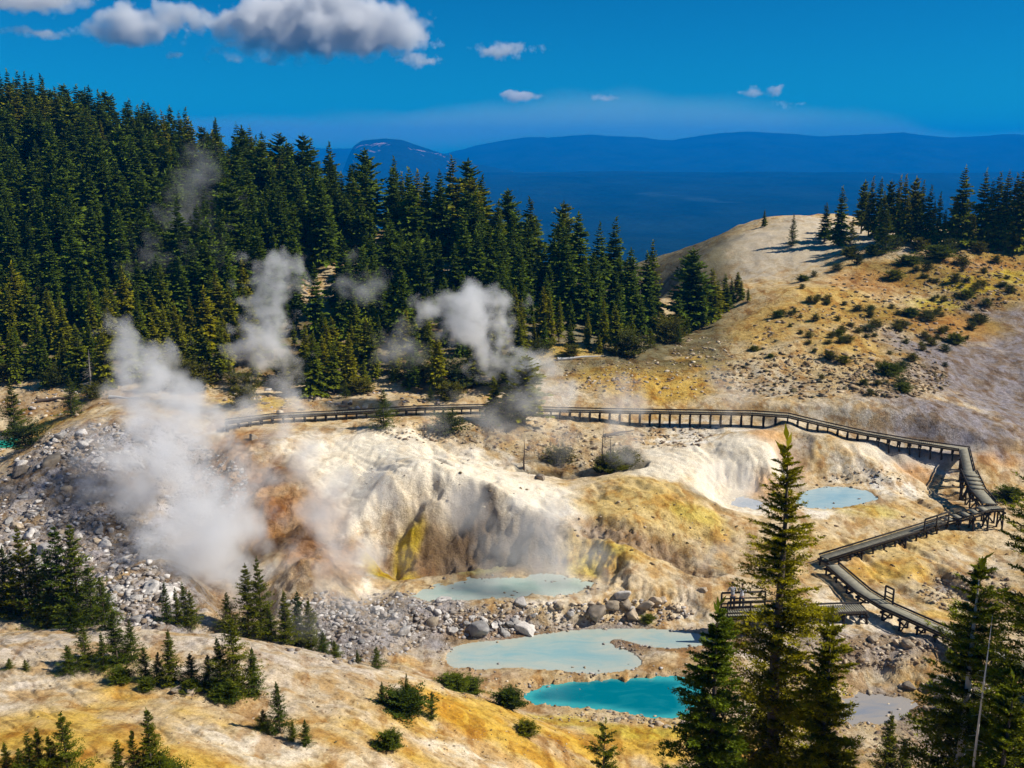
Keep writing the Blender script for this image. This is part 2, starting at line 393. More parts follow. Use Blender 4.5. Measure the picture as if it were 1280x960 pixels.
def person(loc, rz, shirt, label, lean=.12, sc=1.0):
    e = link('person', None, None, loc, rz, sc); tag(e, label, 'person')
    J = [(0, 0, .95, .11, .09), (0, lean * .5, 1.2, .12, .09), (0, lean, 1.42, .11, .08), (0, lean * 1.15, 1.52, .045), (0, lean * 1.3, 1.62, .075), (0, lean * 1.35, 1.72, .07),
         (-.19, lean, 1.42, .05), (-.24, lean + .08, 1.16, .038), (-.18, lean + .32, 1.08, .028), (-.16, lean + .40, 1.07, .03),
         (.19, lean, 1.42, .05), (.24, lean + .08, 1.16, .038), (.18, lean + .32, 1.08, .028), (.16, lean + .40, 1.07, .03),
         (-.10, 0, .88, .08), (-.11, .02, .48, .055), (-.11, -.02, .08, .04), (-.11, .12, .04, .035),
         (.10, 0, .88, .08), (.11, .02, .48, .055), (.11, -.02, .08, .04), (.11, .12, .04, .035)]
    E = [(0, 1), (1, 2), (2, 3), (3, 4), (4, 5), (2, 6), (6, 7), (7, 8), (8, 9), (2, 10), (10, 11), (11, 12), (12, 13), (0, 14), (14, 15), (15, 16), (16, 17), (0, 18), (18, 19), (19, 20), (20, 21)]
    link('body', skinned('body', J, E, skin), e)
    S = [(0, 0, .93, .135, .11), (0, lean * .5, 1.2, .14, .11), (0, lean, 1.42, .125, .095), (-.19, lean, 1.42, .068), (-.24, lean + .08, 1.18, .055), (.19, lean, 1.42, .068), (.24, lean + .08, 1.18, .055)]
    link('shirt', skinned('shirt', S, [(0, 1), (1, 2), (2, 3), (3, 4), (2, 5), (5, 6)], shirt), e)
    Tj = [(0, 0, .93, .13, .105), (-.10, 0, .86, .095), (-.11, .02, .48, .07), (-.11, -.02, .10, .06), (.10, 0, .86, .095), (.11, .02, .48, .07), (.11, -.02, .10, .06)]
    link('trousers', skinned('trousers', Tj, [(0, 1), (1, 2), (2, 3), (0, 4), (4, 5), (5, 6)], trous), e)
    hv = ICO2[0] * np.array([.088, .10, .085]) + np.array([0, lean * 1.33 - .02, 1.735]); link('hair', mesh_np('hair', hv, ICO2[1], hairm, True), e)
    return e
p1 = V3(at_z(911, 766, 1.9)); p2 = V3(at_z(921, 766, 1.9))
person((p1.x + .3, p1.y + .45, 1.91), R(10), shirt_b, 'person in a grey shirt and dark trousers leaning on the platform railing')
person((p2.x + .35, p2.y + .38, 1.91), R(-15), shirt_a, 'person in a pale shirt and dark trousers standing at the platform railing', lean=.16, sc=.95)

#==SPLIT== ------------------------------------------------------------ terrain
print("T", round(time.perf_counter() - T00, 1), '----------- terrain')
CTRL = []
def cz(u, v, z): CTRL.append(at_z(u, v, z))
def cd(u, v, D): CTRL.append(at_d(u, v, D))
def cw(u, D, z): CTRL.append((ray(u, 400)[0] * D, D, z))
# foreground slope under the viewpoint
for a in [(0, 960, 28), (0, 860, 35), (0, 790, 43), (150, 960, 28.5), (150, 860, 36), (150, 785, 44), (300, 800, 44), (300, 900, 34), (300, 960, 30),
          (380, 815, 44.5), (450, 830, 44), (450, 890, 37), (450, 960, 32), (520, 850, 44.5), (560, 865, 45), (560, 920, 38.5), (640, 889, 44.6), (600, 960, 36), (700, 960, 39.6), (800, 960, 42.6),
          # scree
          (0, 720, 58), (0, 640, 70), (0, 575, 84), (0, 550, 90), (100, 640, 70), (100, 530, 84), (60, 545, 83), (180, 528, 84), (200, 600, 76), (200, 700, 60), (190, 765, 53), (110, 720, 59),
          # orange ridge and gully
          (290, 560, 80), (300, 600, 75), (340, 620, 71.5), (370, 680, 64.5), (420, 720, 60.5), (290, 740, 60.5), (290, 690, 67), (250, 640, 74), (240, 590, 81),
          # white mound and crater
          (430, 690, 66), (430, 620, 73), (400, 560, 80), (460, 535, 84), (400, 530, 87), (520, 545, 82), (600, 570, 80), (620, 590, 77), (700, 600, 77), (540, 570, 78),
          (500, 592, 71), (560, 608, 70), (460, 640, 70), (500, 700, 65), (640, 640, 68), (700, 655, 67.5), (600, 712, 63.8), (690, 702, 64.6),
          (100, 500, 96), (100, 470, 102), (0, 500, 97), (0, 470, 103), (250, 500, 95), (300, 490, 98), (450, 490, 98), (600, 490, 98), (700, 460, 103), (800, 480, 98), (880, 500, 94), (850, 440, 110),
          (700, 560, 84), (700, 520, 91), (770, 570, 82), (640, 530, 88), (350, 525, 88),
          # right hill
          (1280, 500, 100), (1280, 420, 118), (1280, 340, 140), (1280, 305, 152), (1200, 460, 107), (1200, 380, 127), (1200, 310, 150), (1100, 450, 105), (1100, 380, 125), (1100, 320, 148), (1000, 450, 105), (950, 480, 98), (950, 420, 112),
          (950, 370, 130), (1020, 350, 140), (900, 330, 160), (960, 275, 185), (1030, 268, 190), (1120, 290, 180), (870, 322, 165), (845, 352, 163), (820, 378, 160), (880, 400, 130), (1000, 310, 160)]:
    cd(*a)
for a in [(450, 790, 1.6), (450, 745, 1.3), (520, 800, .9), (530, 740, 1.5), (630, 735, 1.4), (720, 735, 1.5), (650, 760, 2.0), (760, 760, 2.2), (700, 775, 1.6), (580, 775, 1.6), (640, 792, .8),
          (680, 820, .3), (560, 830, .4), (600, 860, .6), (780, 870, 0), (700, 875, .2), (780, 905, .5), (700, 912, .8), (740, 905, .45), (660, 893, .9), (880, 905, .4), (950, 960, 0), (885, 860, .4), (830, 800, .4), (850, 828, .5), (900, 830, .8),
          (960, 800, 1), (1080, 885, -.1), (1150, 840, .8), (1200, 900, .3), (1280, 960, 0), (1280, 850, 1), (1100, 800, .8), (1050, 960, .3), (1150, 930, .3),
          (900, 760, 1.3), (900, 720, 1.8), (865, 700, 1.3), (800, 690, 3.0), (745, 690, 2.9), (800, 650, 4), (740, 640, 4), (850, 625, 4.2), (950, 660, 2.2), (1000, 660, 2), (1045, 622, 1.9), (930, 628, 2.1), (870, 585, 4.2),
          (960, 560, 5.2), (960, 530, 5.8), (900, 536, 5.0), (810, 538, 4.5), (1000, 590, 3), (1100, 590, 3), (1150, 568, 3.6), (1100, 560, 4.2), (1040, 548, 5.1), (1180, 620, 1.5), (1280, 600, 2), (1230, 590, 2.7), (1280, 700, 1), (1150, 690, 1.1), (1100, 640, 1.8), (1220, 640, 1.7),
          (1050, 720, 1.2), (1280, 770, 1), (1200, 740, 1.1), (1050, 522, 6.3), (1150, 540, 5.3), (1280, 560, 4)]:
    cz(*a)
for a in [(0, 50, 4.2), (150, 49, 4.0), (300, 51, 1.8), (380, 52, 1.6), (100, 140, 17), (100, 190, 31), (100, 245, 30), (-50, 140, 17), (-50, 190, 33), (-50, 245, 32), (300, 130, 13.5), (300, 180, 22.5), (300, 235, 19), (450, 125, 12), (450, 165, 17.0), (450, 230, 12),
          (600, 120, 10.5), (600, 155, 14.6), (600, 200, 7), (740, 115, 8.5), (740, 138, 10.5), (740, 180, 3), (800, 165, 1), (850, 122, 7.2), (850, 250, -4), (700, 250, -6), (1000, 240, 6), (1200, 210, 14), (1200, 260, 6), (1280, 200, 15),
          (-200, 50, 5), (-200, 100, 8), (-200, 190, 34), (1430, 60, 3), (1430, 100, 8), (1430, 150, 18), (1430, 200, 19), (1430, 250, 8)]:
    cw(*a)
CTRL += [(-20, 15, 16), (-12, 20, 13), (-25, 24, 12), (0, 3, 25), (0, 15, 15.5), (0, 25, 8.5), (8, 30, 5), (13, 30, 4), (20, 22, 8), (5, 8, 20), (-5, 8, 21), (12, 15, 14), (25, 35, 2), (10, 24, 7.5), (6, 36, 2.5), (18, 40, .5)]
CT = np.array(CTRL)
def tps_k(r2): return .5 * r2 * np.log(r2 + 1e-9)
CS = 60.0
_P = CT[:, :2] / CS; _n = len(_P)
_K = tps_k(((_P[:, None] - _P[None]) ** 2).sum(-1)) + np.eye(_n) * 2e-4
_A = np.zeros((_n + 3, _n + 3)); _A[:_n, :_n] = _K; _A[:_n, _n] = 1; _A[:_n, _n + 1:] = _P; _A[_n:, :_n] = _A[:_n, _n:].T
_w = np.linalg.solve(_A, np.concatenate([CT[:, 2], np.zeros(3)]))
def tps(x, y):
    x = np.asarray(x, float) / CS; y = np.asarray(y, float) / CS
    z = _w[_n] + _w[_n + 1] * x + _w[_n + 2] * y
    for i in range(_n):
        z = z + _w[i] * tps_k((x - _P[i, 0]) ** 2 + (y - _P[i, 1]) ** 2)
    return z

tt = np.concatenate([np.linspace(-1.25, -.63, 40, endpoint=False), np.linspace(-.63, .63, 760), np.linspace(.63, 1.25, 41)[1:]])
dd = np.concatenate([np.geomspace(1.5, 27, 90, endpoint=False), np.geomspace(27, 112, 760, endpoint=False), np.geomspace(112, 330, 260)])
TT, DD = np.meshgrid(tt, dd)            # rows: distance, columns: bearing
X = TT * DD; Y = DD
Zs = tps(X, Y)
# keep well-behaved outside the described area
edge = sstep(.66, 1.1, np.abs(TT))
Zs = Zs * (1 - edge) + np.clip(Zs, -10, 40) * edge
Zs = Zs * (1 - sstep(230, 330, DD)) + (-25) * sstep(230, 330, DD)

class Grid:
    """first hit of a line of sight with the height grid, and heights at x, y"""
    def __init__(s, Z): s.Z = Z
    def col(s, t):
        j = np.interp(t, tt, np.arange(len(tt))); j0 = int(min(max(math.floor(j), 0), len(tt) - 2)); return j0, j - j0
    def hit(s, u, v, dmin=20):
        t, k = ray(u, v); j0, f = s.col(t)
        zc = s.Z[:, j0] * (1 - f) + s.Z[:, j0 + 1] * f
        below = (H - k * dd < zc) & (dd > dmin)
        i = int(np.argmax(below))
        if not below[i]: return None
        g0 = (H - k * dd[i - 1]) - zc[i - 1]; g1 = (H - k * dd[i]) - zc[i]
        q = g0 / (g0 - g1) if g0 != g1 else 0
        D = dd[i - 1] + q * (dd[i] - dd[i - 1])
        return (t * D, D, H - k * D)
    def z(s, x, y):
        t = x / y; j0, f = s.col(t)
        i = np.interp(y, dd, np.arange(len(dd))); i0 = int(min(max(math.floor(i), 0), len(dd) - 2)); g = i - i0
        Z = s.Z
        return float((Z[i0, j0] * (1 - f) + Z[i0, j0 + 1] * f) * (1 - g) + (Z[i0 + 1, j0] * (1 - f) + Z[i0 + 1, j0 + 1] * f) * g)
G0 = Grid(Zs)

_WC = []
def blobmask(px, py, lst, warp_amp=.25, soft=.45):
    """soft union of ground patches; each (u, v, ru, rv) is located on the ground and gets its real size"""
    m = np.zeros_like(X)
    if not _WC: _WC.extend([fbm(X, Y, 7, 3, seed=5), fbm(X, Y, 7, 3, seed=6), fbm(X, Y, 1.6, 4, seed=8)])
    for it in lst:
        u, v, ru, rv = it[:4]; s = it[4] if len(it) > 4 else 1.0; rot = it[5] if len(it) > 5 else 0
        c = G0.hit(u, v)
        if c is None: continue
        rx = ru * c[1] / F
        a = G0.hit(u, v + rv * .8); b = G0.hit(u, v - rv * .8)
        if a is None: a = c
        if b is None or b[1] - c[1] > 40: b = (0, c[1] + max(c[1] - a[1], 1), 0)
        ry = max((b[1] - a[1]) / 1.6, .4); cy = c[1]
        dx = X - c[0]; dy = Y - cy
        if rot:
            ca, sa = math.cos(R(rot)), math.sin(R(rot)); dx, dy = dx * ca + dy * sa, -dx * sa + dy * ca
        near = (np.abs(dx) < 2.6 * rx) & (np.abs(dy) < 2.6 * ry)
        q = np.sqrt((dx[near] / rx + _WC[0][near] * warp_amp * 1.6) ** 2 + (dy[near] / ry + _WC[1][near] * warp_amp * 1.6) ** 2) + _WC[2][near] * .45
        m[near] = np.maximum(m[near], s * (1 - sstep(1 - soft, 1 + soft, q)))
    return m

# roughness zones
SCREE = blobmask(X, Y, [(60, 600, 110, 60), (40, 680, 120, 60), (150, 560, 110, 30), (130, 700, 90, 70), (185, 760, 70, 40), (440, 790, 90, 45), (520, 770, 80, 30), (640, 770, 90, 25), (760, 765, 80, 25)])
CRATER = blobmask(X, Y, [(520, 650, 70, 60), (600, 660, 60, 55), (660, 680, 60, 40), (350, 640, 60, 70), (400, 690, 50, 40), (320, 590, 40, 35)])
RUBR = blobmask(X, Y, [(1150, 900, 110, 60), (1100, 820, 110, 30), (1000, 900, 60, 50), (650, 560, 90, 30), (720, 560, 70, 30), (860, 690, 40, 40)])
HILLR = blobmask(X, Y, [(1060, 430, 180, 70), (1180, 340, 110, 50), (800, 470, 120, 30)])
gull = ridged(X, Y, 6, 4, seed=2); gull2 = ridged(X * 1.3, Y * .7, 3.0, 4, seed=9)
rough = np.clip(SCREE + CRATER + .8 * RUBR + .5 * HILLR, 0, 1)
Z = Zs + fbm(X, Y, 9, 3, seed=1) * .55 * sstep(26, 34, DD) * (1 - .8 * blobmask(X, Y, [(720, 905, 160, 30), (640, 880, 60, 20)])) + fbm(X, Y, 2.2, 4, seed=2) * (.10 + .28 * rough)
Z += fbm(X, Y, .8, 3, .6, seed=14) * .10 * sstep(30, 36, DD) * (1 - sstep(100, 130, DD))
ang = R(-38); RX = X * math.cos(ang) + Y * math.sin(ang); RY = -X * math.sin(ang) + Y * math.cos(ang)
rl = ridged(RX * .22, RY * 1.0, 1.1, 4, seed=63)
Z -= np.clip(rl - .55, 0, 1) * .34 * sstep(26, 32, DD) * (1 - sstep(95, 120, DD)) * (1 - .7 * CRATER)
Z += CRATER * (gull2 * .2 - .1 + gull * .35 + fbm(X, Y, 3.2, 4, .55, seed=15) * 1.1) + SCREE * fbm(X, Y, 1.0, 4, .6, seed=4) * .5 + RUBR * (gull * .45 - .1)
Z += sstep(95, 110, DD) * (1 - sstep(230, 300, DD)) * (ridged(X, Y, 26, 4, seed=12) - .5) * .9
# mid-ground rounded rills
rill = ridged(X * .8 + Y * .35, Y * .35, 5, 3, seed=21)
MID = blobmask(X, Y, [(800, 640, 120, 50), (950, 580, 110, 45), (1120, 600, 90, 40), (560, 570, 130, 30), (1150, 720, 120, 50)])
Z -= MID * np.clip(rill - .62, 0, 1) * 1.5
# eroded gully east of the pools
def trench(pts, w, depth, Z):
    P = [G0.hit(*p) for p in pts]; P = np.array([p[:2] for p in P if p])
    d = np.full(X.shape, 1e9)
    xx = X + fbm(X, Y, 2.5, 3, seed=31) * .9; yy = Y + fbm(X, Y, 2.5, 3, seed=32) * .9
    for a, b in zip(P[:-1], P[1:]):
        ab = b - a; L = (ab ** 2).sum()
        q = np.clip(((xx - a[0]) * ab[0] + (yy - a[1]) * ab[1]) / L, 0, 1)
        d = np.minimum(d, np.hypot(xx - a[0] - q * ab[0], yy - a[1] - q * ab[1]))
    m = 1 - sstep(w * .25, w, d)
    return Z - depth * m, m
Z, gmc = trench([(515, 640), (555, 650), (590, 680)], 5.0, 2.9, Z)
Z, gm1 = trench([(745, 655), (800, 668), (845, 690), (875, 712)], 1.9, .7, Z)
Z += gm1 * fbm(X, Y, .7, 3, .6, seed=61) * .6 + gmc * fbm(X, Y, 2.4, 4, .6, seed=62) * .9
Z, gm2 = trench([(1170, 720), (1200, 735), (1225, 755)], 1.6, .7, Z)
Z, gm3 = trench([(645, 590), (700, 593), (760, 592), (800, 580)], .8, .45, Z)
Z, gm4 = trench([(890, 560), (930, 600), (960, 640)], 1.6, .5, Z)
Z, gm5 = trench([(1000, 545), (985, 580), (1005, 605)], 1.5, .55, Z)
Z, gm6 = trench([(265, 700), (290, 735), (310, 760)], 3.0, 1.2, Z)

# ---------------- pools
POOLS = {
 'turquoise': (0.0, [(664, 868), (690, 858), (730, 850), (780, 847), (830, 849), (858, 852), (875, 862), (878, 874), (868, 884), (845, 893), (815, 896), (785, 889), (745, 883), (700, 879), (672, 877)]),
 'milky': (.18, [(560, 812), (590, 803), (640, 798), (690, 790), (740, 786), (790, 785), (850, 788), (890, 797), (885, 806), (850, 811), (810, 809), (775, 800), (765, 804), (790, 815), (803, 828), (790, 838), (745, 843), (700, 840), (640, 836), (590, 838), (560, 832)]),
 'upper': (1.35, [(525, 742), (560, 731), (610, 724), (660, 722), (715, 724), (735, 733), (715, 741), (660, 743), (620, 746), (570, 749), (540, 750)]),
 'blue': (1.85, [(1008, 617), (1030, 611), (1060, 611), (1085, 616), (1090, 623), (1070, 630), (1035, 634), (1010, 634), (1000, 628)]),
 'vent': (2.0, [(918, 626), (930, 622), (944, 625), (950, 630), (940, 634), (924, 632)]),
 'pond': (-.2, [(1058, 880), (1080, 871), (1110, 872), (1130, 878), (1128, 890), (1100, 900), (1070, 900), (1055, 893)]),
 'teal': (3.35, [(-60, 552), (-20, 546), (10, 545), (22, 550), (14, 558), (-20, 562), (-60, 562)]),
}
def densify(P, n=6):
    """Catmull-Rom closed curve"""
    P = np.array(P, float); out = []
    m = len(P)
    for i in range(m):
        p0, p1, p2, p3 = P[i - 1], P[i], P[(i + 1) % m], P[(i + 2) % m]
        for k in range(n):
            t = k / n
            out.append(.5 * ((2 * p1) + (-p0 + p2) * t + (2 * p0 - 5 * p1 + 4 * p2 - p3) * t * t + (-p0 + 3 * p1 - 3 * p2 + p3) * t ** 3))
    return np.array(out)
def signed(P, x, y):
    d = np.full(x.shape, 1e9); inside = np.zeros(x.shape, bool)
    for a, b in zip(P, np.roll(P, -1, 0)):
        ab = b - a; L = (ab ** 2).sum() + 1e-12
        q = np.clip(((x - a[0]) * ab[0] + (y - a[1]) * ab[1]) / L, 0, 1)
        d = np.minimum(d, np.hypot(x - a[0] - q * ab[0], y - a[1] - q * ab[1]))
        c = ((a[1] > y) != (b[1] > y)) & (x < (b[0] - a[0]) * (y - a[1]) / (b[1] - a[1] + 1e-12) + a[0])
        inside ^= c
    return np.where(inside, -d, d)
PASSES = [(k, v, 0) for k, v in POOLS.items()] + [(k, v, 1) for k, v in POOLS.items()]
POOLD = {}; SHORE = np.zeros_like(X)
for k, (zp, poly), second in PASSES:
    W = densify([at_z(u, v, zp)[:2] for u, v in poly])
    lo = W.min(0) - 4; hi = W.max(0) + 4
    sel = (X > lo[0]) & (X < hi[0]) & (Y > lo[1]) & (Y < hi[1])
    xs, ys = X[sel], Y[sel]
    sd = signed(W, xs, ys) + fbm(xs, ys, 1.7, 5, .65, seed=40) * (.6 if k in ('turquoise', 'blue') else 1.15) - (.1 if k == 'milky' else .3)
    tgt = zp + np.where(sd < 0, np.maximum(sd * .5, -.7) - .02, .03 + sd * .13 + np.clip(fbm(xs, ys, .6, 2, seed=44), 0, 1) * .12)
    w = 1 - (sstep(.1, .7, sd) if second else sstep(.8, 3.0, sd))
    zz = Z[sel]; Z[sel] = zz * (1 - w) + tgt * w
    sh = np.zeros(xs.shape); sh = (1 - sstep(.1, 1.0, np.abs(sd)))
    SHORE[sel] = np.maximum(SHORE[sel], sh)
    POOLD[k] = (zp, W)
_lo = POOLD['milky'][1].min(0) - 2; _hi = POOLD['milky'][1].max(0) + 2
sel = (X > _lo[0]) & (X < _hi[0]) & (Y > _lo[1]) & (Y < _hi[1])
_sm = signed(POOLD['milky'][1], X[sel], Y[sel]); _st = signed(POOLD['turquoise'][1], X[sel], Y[sel])
_z = Z[sel]; _f = (_sm > -.08) & (_sm < 1.1) & (_st > .02); _z[_f] = np.maximum(_z[_f], .215); Z[sel] = _z

# ---------------- boardwalk centre lines (u, v, deck height)
WALK_A = [at_d(283, 527, 86), at_d(340, 520, 88), at_d(420, 516, 90), at_d(520, 510, 92), at_d(600, 508, 92), at_d(700, 512, 91), at_d(800, 514, 90), at_d(940, 516, 88), at_d(985, 519, 87),
          at_d(1035, 531, 86), at_d(1085, 542, 85), at_d(1150, 553, 84.5), at_d(1205, 561, 83.5), at_d(1211, 588, 79)]
WALK_B = [at_z(1222, 612, 3.25), at_z(1237, 629, 3.1)]
WALK_C = [at_z(1180, 651, 2.05), at_z(1030, 697, 1.9)]
WALK_D = [at_z(1030, 697, 1.9), at_z(1080, 740, 1.9), at_z(1110, 758, 1.9), at_z(1222, 808, 1.9), at_z(1330, 855, 1.9)]
WALK_E = [at_z(1100, 760, 1.9), at_z(905, 767, 1.9)]
WALKM = np.zeros_like(X)
for line, clear in ((WALK_A[6:8], 1.25), (WALK_A, .65), ([WALK_A[-1]] + WALK_B, .7), ([WALK_B[-1]] + WALK_C, .3), (WALK_D, .4), (WALK_E, .5)):
    for a, b in zip(line[:-1], line[1:]):
        a = np.array(a); b = np.array(b); ab = b - a; L = (ab[:2] ** 2).sum()
        q = np.clip(((X - a[0]) * ab[0] + (Y - a[1]) * ab[1]) / L, 0, 1)
        d = np.hypot(X - a[0] - q * ab[0], Y - a[1] - q * ab[1])
        zd = a[2] + q * ab[2] - clear
        w = 1 - sstep(1.2, 3.5, d)
        Z = np.where(Z > zd, Z * (1 - w) + zd * w, Z)
G = Grid(Z)

# ---------------- ground colours
def C(*a): return np.array(a)
cream = C(.52, .40, .23); white = C(.76, .685, .55); ochre = C(.52, .325, .05); orange = C(.47, .235, .075); grey = C(.34, .325, .33); yellow = C(.62, .44, .03)
brown = C(.24, .15, .075); olive = C(.20, .17, .04); tan = C(.42, .31, .18); darkg = C(.10, .09, .06); mauve = C(.27, .24, .23); pinkish = C(.56, .475, .34)
col = np.empty(X.shape + (3,)); col[:] = cream
def paint(mask, c, k=1.0):
    global col
    m = (np.clip(mask, 0, 1) * k)[..., None]; col = col * (1 - m) + c * m
nz = fbm(X, Y, 14, 4, seed=51); nz2 = fbm(X, Y, 4, 5, seed=52); nz3 = fbm(X * .5 + Y * .9, Y * .4 - X * .3, 3.5, 5, seed=53)
paint(sstep(.05, .45, nz), white, .5); paint(sstep(.1, .5, nz2), ochre, .35); paint(sstep(.1, .45, nz3), tan, .6)
# foreground ochre slope
paint(sstep(46, 40, DD), tan * 1.05, .6)
paint(blobmask(X, Y, [(150, 880, 260, 60), (330, 900, 160, 50), (480, 900, 160, 45), (660, 920, 150, 30), (120, 950, 300, 40), (860, 930, 120, 30)]) * sstep(-.15, .35, nz3 + .35), ochre, .95)
paint(blobmask(X, Y, [(430, 870, 120, 25), (540, 880, 90, 20), (300, 880, 60, 15), (760, 930, 90, 18)]), ochre * C(1.05, 1, .6), .6)
paint(blobmask(X, Y, [(60, 860, 90, 30), (560, 930, 120, 22), (330, 930, 110, 25), (430, 950, 90, 20)]) * sstep(-.2, .2, nz2), pinkish * 1.15, .85)
paint(blobmask(X, Y, [(60, 800, 130, 22), (330, 815, 160, 16), (230, 790, 130, 14), (460, 845, 70, 10)]), C(.47, .395, .30), .8)
# scree
paint(SCREE, grey * C(.95, .9, .85), .9)
paint(blobmask(X, Y, [(250, 660, 90, 70), (200, 560, 90, 35)]), grey * 1.2, .7)
paint(gm6, brown, .6)
# white mound
paint(blobmask(X, Y, [(460, 560, 110, 32), (560, 580, 120, 28), (620, 610, 90, 28), (430, 620, 70, 60), (690, 630, 50, 30), (440, 690, 60, 40)]), white * 1.05, .92)
SMOOTHM = blobmask(X, Y, [(480, 560, 110, 30), (580, 590, 110, 30), (650, 610, 80, 26), (430, 620, 60, 50), (830, 575, 80, 20), (900, 610, 70, 26), (940, 555, 80, 18), (1130, 570, 70, 14), (980, 300, 110, 30)]); paint(CRATER * (1 - SMOOTHM), tan, .55)
paint(blobmask(X, Y, [(530, 660, 35, 40), (510, 700, 50, 18), (600, 700, 60, 25), (560, 690, 50, 25), (660, 690, 50, 25)]), C(.33, .21, .09), .7)
paint(blobmask(X, Y, [(508, 650, 18, 26), (500, 705, 40, 14), (520, 625, 14, 12), (470, 690, 20, 12)]), yellow, .85); paint(gmc, C(.27, .18, .09), .55)
paint(blobmask(X, Y, [(600, 640, 40, 35), (665, 665, 45, 28)]), C(.22, .18, .15), .6)
paint(blobmask(X, Y, [(565, 650, 45, 36), (590, 620, 30, 20)]), C(.13, .08, .04), .8); paint(blobmask(X, Y, [(650, 672, 75, 30)]), C(.20, .15, .10), .85); paint(blobmask(X, Y, [(520, 690, 40, 26)]), C(.34, .20, .08), .7)  # first patch: rust brown, darkened to paint shade into the crater hollow
paint(blobmask(X, Y, [(508, 642, 18, 32), (498, 705, 46, 13), (475, 690, 20, 10)]), C(.60, .42, .02), .9)
paint(blobmask(X, Y, [(595, 695, 30, 20)]), C(.50, .44, .16), .8)
# orange ridge
paint(blobmask(X, Y, [(290, 560, 40, 25), (325, 605, 60, 34), (365, 650, 60, 38), (400, 695, 50, 26)]), C(.44, .26, .12), .92)
paint(blobmask(X, Y, [(345, 640, 30, 20), (375, 680, 26, 20), (330, 600, 25, 12)]), C(.30, .14, .06), .6)
# centre: ochre shelf right of the crater
paint(blobmask(X, Y, [(760, 690, 60, 22), (800, 620, 80, 22), (730, 680, 40, 20), (830, 600, 70, 16), (860, 650, 70, 16)]), ochre * C(1.0, 1.1, 1.7), .65)
paint(blobmask(X, Y, [(745, 690, 40, 14), (870, 640, 40, 10), (1070, 640, 60, 8)]), C(.52, .40, .05), .6)
paint(blobmask(X, Y, [(830, 575, 70, 20), (900, 610, 60, 28), (940, 560, 70, 22), (880, 545, 60, 12), (1130, 570, 60, 14), (1180, 580, 40, 12), (1100, 605, 50, 14), (860, 530, 40, 8), (980, 640, 80, 10)]), white, .9)
paint(blobmask(X, Y, [(955, 540, 25, 10), (990, 570, 22, 14), (1150, 590, 30, 12), (1250, 575, 40, 10), (960, 600, 25, 20)]), orange * 1.1, .6)
paint(gm1, C(.20, .13, .08), .75); paint(gm3, darkg, .8); paint(gm2, grey * .6, .8); paint(gm5, mauve * .8, .5)
paint(blobmask(X, Y, [(775, 575, 32, 14)]), darkg * .7, .8)
# berm, shores
paint(blobmask(X, Y, [(650, 770, 110, 18), (760, 775, 90, 14), (900, 790, 90, 18), (840, 828, 70, 10), (620, 865, 80, 16), (580, 855, 60, 14)]), C(.34, .22, .13), .7)
paint(blobmask(X, Y, [(640, 865, 70, 12), (850, 825, 50, 8), (690, 800, 20, 5)]), C(.44, .30, .13), .6)
paint(blobmask(X, Y, [(800, 912, 90, 10), (700, 900, 60, 8), (900, 905, 50, 10)]), C(.48, .36, .04), .75)
# right flats
paint(blobmask(X, Y, [(1130, 690, 110, 14), (1180, 675, 60, 12), (1090, 715, 60, 10), (1180, 745, 90, 16)]), ochre * C(1.02, 1.12, 2.0), .6)
paint(blobmask(X, Y, [(1120, 710, 60, 10), (1150, 860, 22, 22), (1180, 770, 50, 6)]), ochre * 1.05, .75)
paint(blobmask(X, Y, [(1110, 860, 35, 18), (1100, 810, 90, 18), (1190, 910, 80, 40)]), mauve * C(1.05, .95, .85), .7)
paint(blobmask(X, Y, [(1160, 740, 60, 8), (1230, 700, 60, 20)]), pinkish, .6)
# hill on the right
paint(sstep(93, 100, DD) * sstep(.12, .2, TT), C(.55, .41, .20), .8)
paint(blobmask(X, Y, [(1240, 480, 130, 60), (1270, 420, 60, 60), (1180, 520, 110, 30), (1290, 520, 80, 40)]), mauve * C(.8, .8, .86), .92)
paint(blobmask(X, Y, [(960, 520, 160, 10), (1060, 530, 110, 9), (930, 480, 70, 25), (1150, 548, 70, 8)]), pinkish * .9, .7)
paint(blobmask(X, Y, [(990, 390, 70, 20), (950, 410, 50, 18), (1040, 370, 60, 16), (1060, 430, 70, 18)]), ochre * C(.95, .95, 1.1), .75)
paint(blobmask(X, Y, [(1150, 340, 90, 22), (1230, 360, 80, 22), (1260, 320, 60, 16), (1120, 390, 60, 16), (1200, 400, 60, 16)]), C(.30, .19, .03), .9)
paint(blobmask(X, Y, [(1080, 350, 40, 14), (1180, 400, 50, 16), (1230, 330, 60, 10)]), C(.40, .19, .05), .6)
paint(blobmask(X, Y, [(1210, 360, 30, 10), (1170, 375, 30, 8), (1270, 345, 30, 10)]), C(.45, .36, .01), .7)
paint(blobmask(X, Y, [(950, 310, 90, 32), (1040, 290, 80, 22), (1080, 300, 60, 16)]), C(.52, .44, .32), .95)
